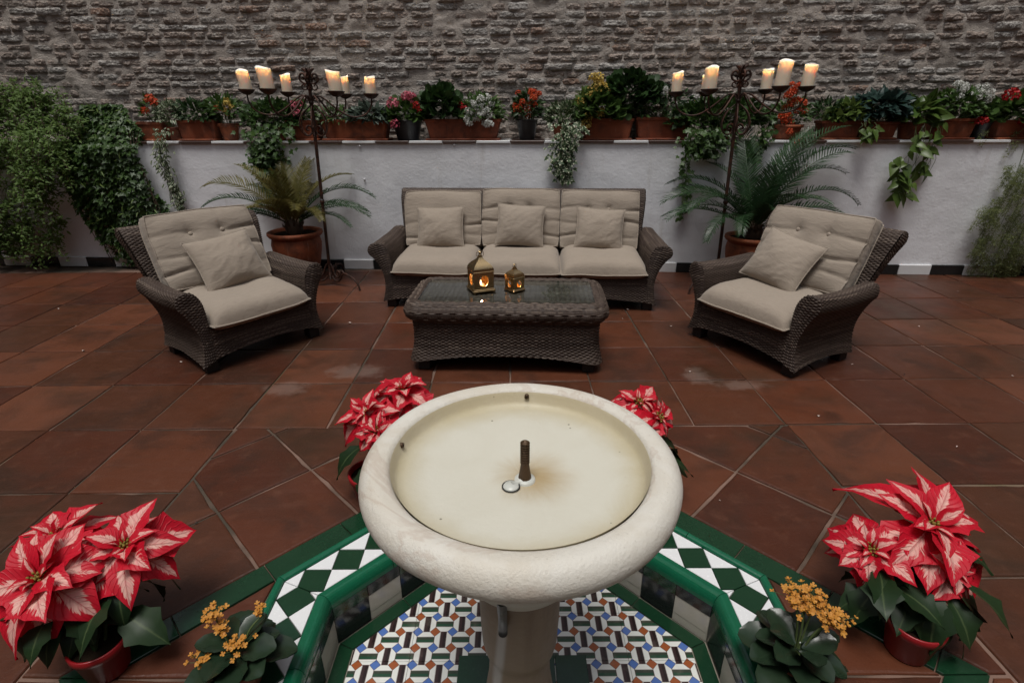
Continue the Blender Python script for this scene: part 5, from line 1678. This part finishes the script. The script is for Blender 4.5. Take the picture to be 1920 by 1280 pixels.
fb = wallplant('jasmine_bush', 'feathery light green climbing bush at the far left corner', 'plant', -4.75)
mb = MB(); sb = MB(); tot = []
for k in range(420):
    zz = random.uniform(.15, 1.62) if k % 3 else random.uniform(1.0, 1.72)
    hw = np.interp(zz, [0, .4, .9, 1.4, 1.75], [.35, .42, .64, .74, .36])
    xx = random.uniform(-1, 1) * hw + np.interp(zz, [0, .8, 1.6], [-.18, .02, .08])
    yy = -.05 - np.interp(zz, [0, .5, 1.2, 1.7], [.05, .20, .22, .02]) * random.uniform(.3, 1.1) + (.10 if zz > 1.25 else 0)
    a = random.uniform(-1, 1); l = random.uniform(.12, .26)
    P = smooth_path([(xx, yy, zz), (xx + a * l * .5, yy - l * .35, zz + l * .25), (xx + a * l, yy - l * .6, zz - l * random.uniform(0, .7))], 10)
    add_tube(sb, P, .002, 4)
    m = 40
    i = RNG.integers(0, len(P), m)
    tot.append((P[i] + RNG.normal(0, .022, (m, 3)), np.stack([RNG.normal(0, 1, m), RNG.normal(-.4, .7, m), RNG.normal(0, .6, m)], -1), np.stack([RNG.normal(0, .4, m), -np.ones(m) * .6, RNG.uniform(.4, 1.2, m)], -1)))
pos = np.concatenate([a for a, b, c in tot]); fwd = np.concatenate([b for a, b, c in tot]); up = np.concatenate([c for a, b, c in tot])
sz = RNG.uniform(.026, .052, len(pos))
add_leaves(mb, T_NARROW, pos, fwd, up, sz, sz * 1.25)
part('foliage', mb, L_FERN, fb, kind='stuff')
part('stem', sb, M_BARK, fb, kind='stuff')

af = wallplant('asparagus_fern', 'pale feathery asparagus fern tumbling over the wall at the right edge', 'plant', 4.50)
mb = MB(); sb = MB(); tot = []
for k in range(300):
    f = random.random() ** .8
    zz = WH + .14 - 1.22 * f
    left = np.interp(f, [0, .1, .35, .6, .85, 1], [-.40, -.25, -.14, -.26, -.20, -.10]); right = .60
    x0 = left + (right - left) * random.random() ** (1.0 if f < .5 else 1.4)
    y0 = -.03 - random.uniform(.0, .16) * math.sin(math.pi * min(1, f * .8 + .15)) if zz < WH + .03 else random.uniform(-.10, .15)
    a = random.uniform(-1, .6); l = random.uniform(.10, .22)
    P = smooth_path([(x0, y0, zz), (x0 + a * l * .4, y0 - .03, zz - l * .25), (x0 + a * l * .7, y0 - .02, zz - l * .95)], 14)
    add_tube(sb, P, .0011, 4)
    m = 90
    i = RNG.integers(2, len(P), m)
    sd = np.where(RNG.random(m) < .5, -1., 1.)
    tp = 1 - i / len(P) * .7
    off = np.stack([sd * RNG.uniform(.0, .034, m) * tp, RNG.normal(0, .010, m), -RNG.uniform(0, .012, m)], -1)
    tot.append((P[i] + off, np.stack([sd * RNG.uniform(.2, 1, m), RNG.normal(0, .4, m), RNG.normal(-.5, .5, m)], -1), RNG.normal(0, 1, (m, 3)) + np.array([0, -1, .5])))
for k in range(22):
    x0 = random.uniform(-.15, .4); L_ = random.uniform(.6, 1.15)
    P = smooth_path([(x0, .08, WH + .07), (x0 - .02, -.07, WH + .09), (x0 - .06, -.14, WH - L_ * .4), (x0 - random.uniform(.05, .25), -.10, WH - L_)], 30)
    add_tube(sb, P, .0018, 4)
pos = np.concatenate([a for a, b, c in tot]); fwd = np.concatenate([b for a, b, c in tot]); up = np.concatenate([c for a, b, c in tot])
pos[:, 1] = np.minimum(pos[:, 1], np.where(pos[:, 2] < WH + .02, -.02, .2))
add_leaves(mb, T_BLADE, pos, fwd, up, RNG.uniform(.012, .026, len(pos)), .0045)
part('foliage', mb, L_ASP, af, kind='stuff')
part('stem', sb, M_STEM, af, kind='stuff')

# ------------------------------------------------------------------ cycads in urns
def frond(L_, e0, bend, nl=46, ll=.15, seed=0):
    """one cycad leaf along +x, starting at elevation e0 and bending down"""
    rr = np.random.default_rng(seed)
    n = 40; t = np.linspace(0, 1, n)
    el = e0 - bend * t ** 1.5
    ds = L_ / n
    x = np.cumsum(np.cos(el)) * ds; z = np.cumsum(np.sin(el)) * ds
    yb = .04 * math.sin(seed) * t ** 2 * L_
    P = np.stack([x, yb, z], -1)
    mb = MB(); add_tube(mb, P, np.linspace(.006, .0015, n), 5, rnd=.9)
    T = np.gradient(P, axis=0); T = unit(T)
    Nn = np.stack([-T[:, 2], 0 * T[:, 0], T[:, 0]], -1)
    f = np.linspace(.12, .995, nl)
    for sgn in (-1, 1):
        i = np.minimum((f * (n - 1)).astype(int), n - 1)
        pos = P[i]; tt = T[i]; nn = Nn[i]
        ln = ll * np.sin(math.pi * (.10 + .83 * f)) ** .7 * rr.uniform(.9, 1.1, nl)
        side_ = np.zeros_like(pos); side_[:, 1] = sgn
        fwd = unit(side_ * 1.0 + tt * (.55 + .9 * f[:, None] ** 2) + nn * .32 + rr.normal(0, .05, (nl, 3)))
        b = np.cross(fwd, nn); b = unit(b)
        w = .0064
        m1 = pos + fwd * ln[:, None] * .5 + nn * .004
        tip = pos + fwd * ln[:, None] - nn * (ln * .12)[:, None]
        V = np.stack([pos - tt * w * .7, pos + tt * w * .7, m1 + tt * w, m1 - tt * w, tip], 1).reshape(-1, 3)
        k = np.arange(nl)[:, None] * 5
        mb.add(V, np.concatenate([k + np.array([[0, 1, 2]]), k + np.array([[0, 2, 3]]), k + np.array([[3, 2, 4]])]), np.tile([(0, 0), (1, 0), (1, .5), (0, .5), (.5, 1)], (nl, 1)), np.repeat(rr.random(nl) * .8 + .1 * rr.random(), 5))
    return mb
URN = [(.135, 0), (.15, .03), (.19, .14), (.215, .25), (.222, .31), (.212, .355), (.205, .365), (.232, .375), (.245, .392), (.243, .41), (.225, .415), (.205, .405), (.195, .36)]
def cycad(label, s, d, sc, zc, leafmats, fronds):
    t = thing('potted_cycad', label, 'palm', W(s, d, 0), 0, 'potted cycads by the wall')
    mb = MB(); add_lathe(mb, np.array(URN) * np.array([sc, zc / .415]), 40)
    part('urn', mb, M_POT, t)
    mb = MB(); mb.add([(.2 * sc * math.cos(q), .2 * sc * math.sin(q), zc - .03) for q in np.linspace(0, 2 * math.pi, 24, endpoint=False)], [tuple(range(24))])
    part('soil', mb, M_SOIL, t, False)
    mb = MB(); P = np.array([(.055, -.04), (.075, .0), (.08, .05), (.06, .10), (.02, .125), (.0005, .13)]) + np.array([0, zc])
    add_lathe(mb, P, 16)
    d_ = rdir(90, .0, .9); add_leaves(mb, T_OV, np.array([0, 0, zc + .02]) + d_ * np.array([.07, .07, .09]), d_ + np.array([0, 0, .8]), d_, .05, .035)
    part('trunk', mb, M_BARK, t)
    for i, (az, e0, L_, bend, m) in enumerate(fronds):
        mb = frond(L_, R(e0), R(bend), int(40 + 16 * L_), .135 + .05 * L_ * (L_ > .8), seed=i + int(s * 10) + 50)
        o = part('frond', mb, leafmats[m], t, smooth=False)
        o.matrix_local = Matrix.Translation((.03 * math.cos(R(az)), .03 * math.sin(R(az)), zc + .06)) @ Matrix.Rotation(R(az), 4, 'Z') @ Matrix.Rotation(R((i * 37) % 30 - 15), 4, 'X')
cycad('yellowing cycad palm in a wide terracotta urn behind the left armchair', -1.98, .36, 1.0, .455, (L_PALM, L_PALMY), [
    (178, 62, .86, 88, 1), (195, 50, .78, 85, 0), (160, 72, .72, 60, 1), (120, 78, .66, 45, 1), (95, 82, .62, 35, 1), (60, 76, .68, 50, 1), (30, 66, .74, 75, 1), (5, 55, .86, 95, 0), (350, 40, .80, 85, 0), (335, 30, .66, 70, 0),
    (210, 35, .72, 80, 0), (235, 50, .55, 80, 1), (262, 62, .52, 80, 1), (290, 58, .55, 85, 1), (312, 45, .6, 85, 1), (145, 55, .7, 70, 0), (80, 60, .6, 60, 1), (20, 35, .7, 70, 0), (185, 28, .74, 60, 0), (250, 78, .52, 50, 1), (280, 82, .56, 40, 1)])
cycad('large dark green cycad palm in a red urn behind the right armchair', 2.14, .38, .92, .445, (L_PALM, L_PALMY), [
    (62, 84, .98, 42, 0), (8, 70, 1.2, 84, 0), (16, 78, 1.18, 74, 0), (42, 78, 1.02, 60, 0), (22, 72, 1.06, 78, 0), (10, 62, 1.08, 88, 0), (0, 50, 1.02, 95, 0), (350, 40, .92, 105, 0), (338, 30, .8, 100, 0), (30, 60, .95, 70, 0),
    (95, 80, .8, 55, 0), (130, 72, .8, 70, 0), (165, 62, .92, 92, 0), (180, 52, .96, 88, 0), (195, 40, .92, 80, 0), (205, 55, .85, 100, 0), (220, 38, .78, 100, 0), (238, 48, .6, 110, 0), (260, 60, .55, 90, 0),
    (285, 66, .62, 80, 0), (310, 60, .7, 85, 0), (150, 50, .85, 75, 0), (75, 62, .8, 70, 0), (250, 80, .66, 50, 0), (15, 85, .9, 45, 0), (170, 30, .8, 60, 0)])

# ------------------------------------------------------------------ poinsettias
def bract_mesh(w, droop, fold, teeth, seed, name='bract', mat=None):
    ys = np.array([0, .10, .25, .40, .55, .68, .80, .91, 1.0]); pr = np.array([.06, .30, .72, .95, 1.0, .84, .56, .27, .015])
    if teeth: pr = pr * np.array([1, 1, 1.05, .88, 1.12, .82, .95, .8, 1])
    xs = np.array([-1, -.5, 0, .5, 1])
    V = []; U = []
    for y, p in zip(ys, pr):
        for x in xs:
            V.append((x * p * w / 2, y - .03 * abs(x), fold * abs(x) * p - droop * y ** 2 + .10 * math.sin(y * 2.6) + .018 * math.sin(y * 13 + seed) * abs(x) + .03 * x * math.sin(seed) * y)); U.append((x * .5 + .5, y))
    mb = MB(); mb.add(V, grid_faces(len(ys), 5), U, .2 + .6 * ((seed * 37) % 10) / 10)
    return mb.mesh(name, mat, True)
BM = [bract_mesh(w_, d_, f_, t_, k_, 'bract', M_BRACT) for k_, (w_, d_, f_, t_) in enumerate(((.60, .22, .10, True), (.54, .40, .07, False), (.66, .10, .13, True), (.50, .30, .03, True), (.62, .48, .09, False), (.70, .20, .16, True), (.42, .16, .12, False), (.36, .05, .16, False)))]
LM = [bract_mesh(.60, .35, .05, True, 5, 'leaf', L_POIN), bract_mesh(.55, .5, .05, False, 6, 'leaf', L_POIN), bract_mesh(.62, .22, .08, True, 7, 'leaf', L_POIN)]
mbc = MB()
for k in range(22):
    a = k * 2.4; r = .0042 * math.sqrt(k)
    add_lathe(mbc, [(.0005, 0), (.0032, .002), (.0036, .006), (.002, .0095), (.0005, .010)], 6, (r * math.cos(a), r * math.sin(a), .004 - r * .3 + .003 * (k % 3)))
CYM = mbc.mesh('flower_centre', m_simple('greenish_yellow_bud', (.22, .17, .03), .6, var=.6, scale=200), True)
def head(t, c, n, size, rr, hmin=0):
    N = Vector(n).normalized()
    x = N.orthogonal().normalized(); y = N.cross(x)
    Bm = Matrix(((x.x, y.x, N.x), (x.y, y.y, N.y), (x.z, y.z, N.z))).to_4x4()
    B = Matrix.Translation(c) @ Bm
    a0 = rr.uniform(0, 6)
    for ring, (cnt, L_, el, zo) in enumerate(((7, 1.0, -6, -.020), (6, .84, 10, -.006), (5, .58, 28, .004), (4, .36, 48, .008))):
        for k in range(cnt):
            a = a0 + ring * .5 + 2 * math.pi * k / cnt + rr.uniform(-.28, .28)
            L2 = size * L_ * rr.uniform(.72, 1.16)
            m = B @ Matrix.Rotation(a, 4, 'Z') @ Matrix.Translation((0, .008 + .006 * ring * 0, zo)) @ Matrix.Rotation(R(el + rr.uniform(-18, 13)), 4, 'X') @ Matrix.Rotation(R(rr.uniform(-20, 20)), 4, 'Y') @ Matrix.Diagonal((L2 * rr.uniform(.92, 1.25), L2, L2, 1))
            obj('bract', BM[6 + rr.randrange(2) if ring > 2 else rr.randrange(6)], t, m)
    obj('flower_centre', CYM, t, B @ Matrix.Translation((0, 0, .004)) @ Matrix.Scale(1.15, 4))
def poinsettia(label, loc, potmat, heads, nleaf, seed, pot_h=.135, pot_r=.088):
    rr = random.Random(seed)
    t = thing('poinsettia', label, 'plant', loc, 0, 'red and cream poinsettias around the fountain')
    mb = MB(); r, h = pot_r, pot_h
    add_lathe(mb, [(.001, .0005), (r * .72, 0), (r * .76, .004), (r * .95, h - .03), (r * 1.02, h - .026), (r * 1.04, h - .002), (r * .99, h), (r * .92, h - .004), (r * .88, h - .03)], 40)
    part('pot', mb, potmat, t)
    mb = MB(); mb.add([(r * .9 * math.cos(q), r * .9 * math.sin(q), h - .02) for q in np.linspace(0, 2 * math.pi, 24, endpoint=False)], [tuple(range(24))])
    part('soil', mb, M_SOIL, t, False)
    sb = MB()
    for (c, n, size) in heads:
        head(t, c, n, size, rr)
        add_tube(sb, smooth_path([(c[0] * .1, c[1] * .1, h - .03), (c[0] * .45, c[1] * .45, h + (c[2] - h) * .5), (c[0], c[1], c[2] - .01)], 14), .0048, 6)
    for k in range(nleaf):
        c, n, size = heads[k % len(heads)]
        a = rr.uniform(0, 6.28); f = rr.uniform(.12, .85)
        p = Vector((c[0] * (.3 + .7 * f), c[1] * (.3 + .7 * f), h + (c[2] - h) * f))
        L_ = rr.uniform(.11, .175)
        m = Matrix.Translation(p) @ Matrix.Rotation(a, 4, 'Z') @ Matrix.Translation((0, .03, 0)) @ Matrix.Rotation(R(rr.uniform(-50, 0)), 4, 'X') @ Matrix.Rotation(R(rr.uniform(-25, 25)), 4, 'Y') @ Matrix.Scale(L_, 4)
        obj('leaf', LM[rr.randrange(3)], t, m)
        q = m @ Vector((0, .05, 0))
        add_tube(sb, smooth_path([tuple(Vector((p.x * .8, p.y * .8, p.z - .015))), tuple((p + q) / 2 + Vector((0, 0, .008))), tuple(q)], 6), .0018, 5)
    part('stem', sb, M_STEM, t, kind='stuff')
poinsettia('poinsettia with three red and cream heads in a red pot at the front left', (-1.150, 1.03, .003), M_REDP,
           [((-.105, .02, .315), (-.05, -.55, .9), .180), ((.045, .135, .315), (.25, -.35, .95), .155), ((-.17, .165, .325), (-.1, -.1, 1), .155)], 40, 3, .115, .070)
poinsettia('poinsettia with one large red and cream head in a red pot at the front right', (1.145, 1.075, .003), M_REDP,
           [((.075, .14, .335), (.08, -.42, .95), .215), ((-.10, .11, .27), (-.5, -.35, .85), .125), ((.10, .06, .255), (.3, -.8, .55), .12)], 40, 11, .12, .071)
poinsettia('poinsettia half hidden behind the left side of the basin', (-.565, 1.755, .003), M_REDP,
           [((.10, .25, .36), (.15, -.2, 1), .155), ((-.02, .10, .34), (-.4, -.5, .8), .15), ((.03, .03, .30), (-.2, -.8, .6), .12)], 18, 17)
poinsettia('smaller poinsettia showing behind the right side of the basin', (.55, 1.73, .003), M_REDP,
           [((-.045, .13, .375), (.0, -.3, 1), .125), ((.02, .07, .345), (.5, -.5, .7), .12)], 14, 23)

# ------------------------------------------------------------------ kalanchoes on the pool rim
def kal_leaf():
    n = 9; ys = np.linspace(0, 1, n); pr = np.array([.10, .32, .62, .86, .98, 1.0, .92, .70, .22])
    V = []; U = []
    for i, (y, p) in enumerate(zip(ys, pr)):
        sc = 1 + (.05 if i % 2 else -.04) * (i > 2)
        for x in (-1, -.5, 0, .5, 1):
            V.append((x * p * sc * .36, y, .10 * x * x * p - .22 * y * y + .10 * y)); U.append((x * .5 + .5, y))
    mb = MB(); mb.add(V, grid_faces(n, 5), U, .5)
    V2 = [(v[0] * .96, v[1], v[2] - .022) for v in V]
    mb.add(V2, grid_faces(n, 5)[:, ::-1], U, .3)
    return mb.mesh('leaf', L_KAL, True)
KL = kal_leaf()
mbk = MB()
for k in range(4):
    a = k * math.pi / 2
    f = np.array([[math.cos(a), math.sin(a), .25]])
    add_leaves(mbk, T_PETAL, np.array([[0, 0, 0.]]), f, np.array([[0, 0, 1.]]), 1.0, .95, rnd=np.array([.3 + .2 * k]))
KF = mbk.mesh('flower', F_ORAN, True)
def kalanchoe(label, loc, seed, bunches, spread):
    rr = random.Random(seed)
    t = thing('kalanchoe', label, 'plant', loc, 0, 'orange kalanchoes on the pool rim')
    h, r = .085, .062
    mb = MB(); add_lathe(mb, [(.001, .0005), (r * .72, 0), (r * .92, h - .022), (r * 1.03, h - .020), (r * 1.04, h), (r * .93, h), (r * .88, h - .02)], 32)
    part('pot', mb, M_POT, t)
    mb = MB(); mb.add([(r * .9 * math.cos(q), r * .9 * math.sin(q), h - .012) for q in np.linspace(0, 2 * math.pi, 20, endpoint=False)], [tuple(range(20))])
    part('soil', mb, M_SOIL, t, False)
    for k in range(20):
        a = k * 2.4 + rr.uniform(-.2, .2); ring = k / 20
        L_ = (.125 - .055 * ring) * rr.uniform(.85, 1.15) * spread
        m = Matrix.Translation((0, 0, h - .005 + .055 * ring)) @ Matrix.Rotation(a, 4, 'Z') @ Matrix.Translation((0, .010, 0)) @ Matrix.Rotation(R(-8 + 45 * ring + rr.uniform(-10, 10)), 4, 'X') @ Matrix.Rotation(R(rr.uniform(-14, 14)), 4, 'Y') @ Matrix.Scale(L_, 4)
        obj('leaf', KL, t, m)
    sb = MB()
    for (x, y, z, n, sp) in bunches:
        top = Vector((x, y, z)); n = int(n * 1.9)
        add_tube(sb, smooth_path([(x * .1, y * .1, h), (x * .5, y * .5, h + (z - h) * .6), (x, y, z - .02)], 10), .0028, 6)
        for k in range(n):
            d = Vector((rr.gauss(0, 1), rr.gauss(0, 1), rr.gauss(0, .55))) * sp * .55
            p = top + d
            add_tube(sb, smooth_path([tuple(top - Vector((0, 0, .025))), tuple(top * .5 + p * .5 - Vector((0, 0, .010))), tuple(p)], 6), .0010, 4)
            nrm = (Vector((0, -.25, 1)) + d * 9 + Vector((rr.gauss(0, .25), rr.gauss(0, .25), 0))).normalized()
            m = Matrix.Translation(p) @ nrm.to_track_quat('Z', 'Y').to_matrix().to_4x4() @ Matrix.Rotation(rr.uniform(0, 3), 4, 'Z') @ Matrix.Scale(rr.uniform(.0065, .0095), 4)
            obj('flower', KF, t, m)
    part('stem', sb, M_STEM, t, kind='stuff')
kalanchoe('kalanchoe with sparse orange flower sprays at the front left of the pool', (-.745, .985, .005), 5,
          [(-.06, .045, .215, 14, .026), (-.035, .02, .185, 12, .026), (-.06, -.035, .15, 14, .024), (.02, -.01, .165, 14, .03), (.065, .055, .215, 5, .018)], 1.12)
kalanchoe('kalanchoe with a broad dome of orange flowers at the front right of the pool', (.765, .99, .005), 9,
          [(.0, .06, .25, 26, .036), (.04, .04, .25, 26, .038), (.07, .01, .225, 24, .036), (.01, .03, .24, 20, .032), (.10, .03, .205, 14, .028)], 1.18)
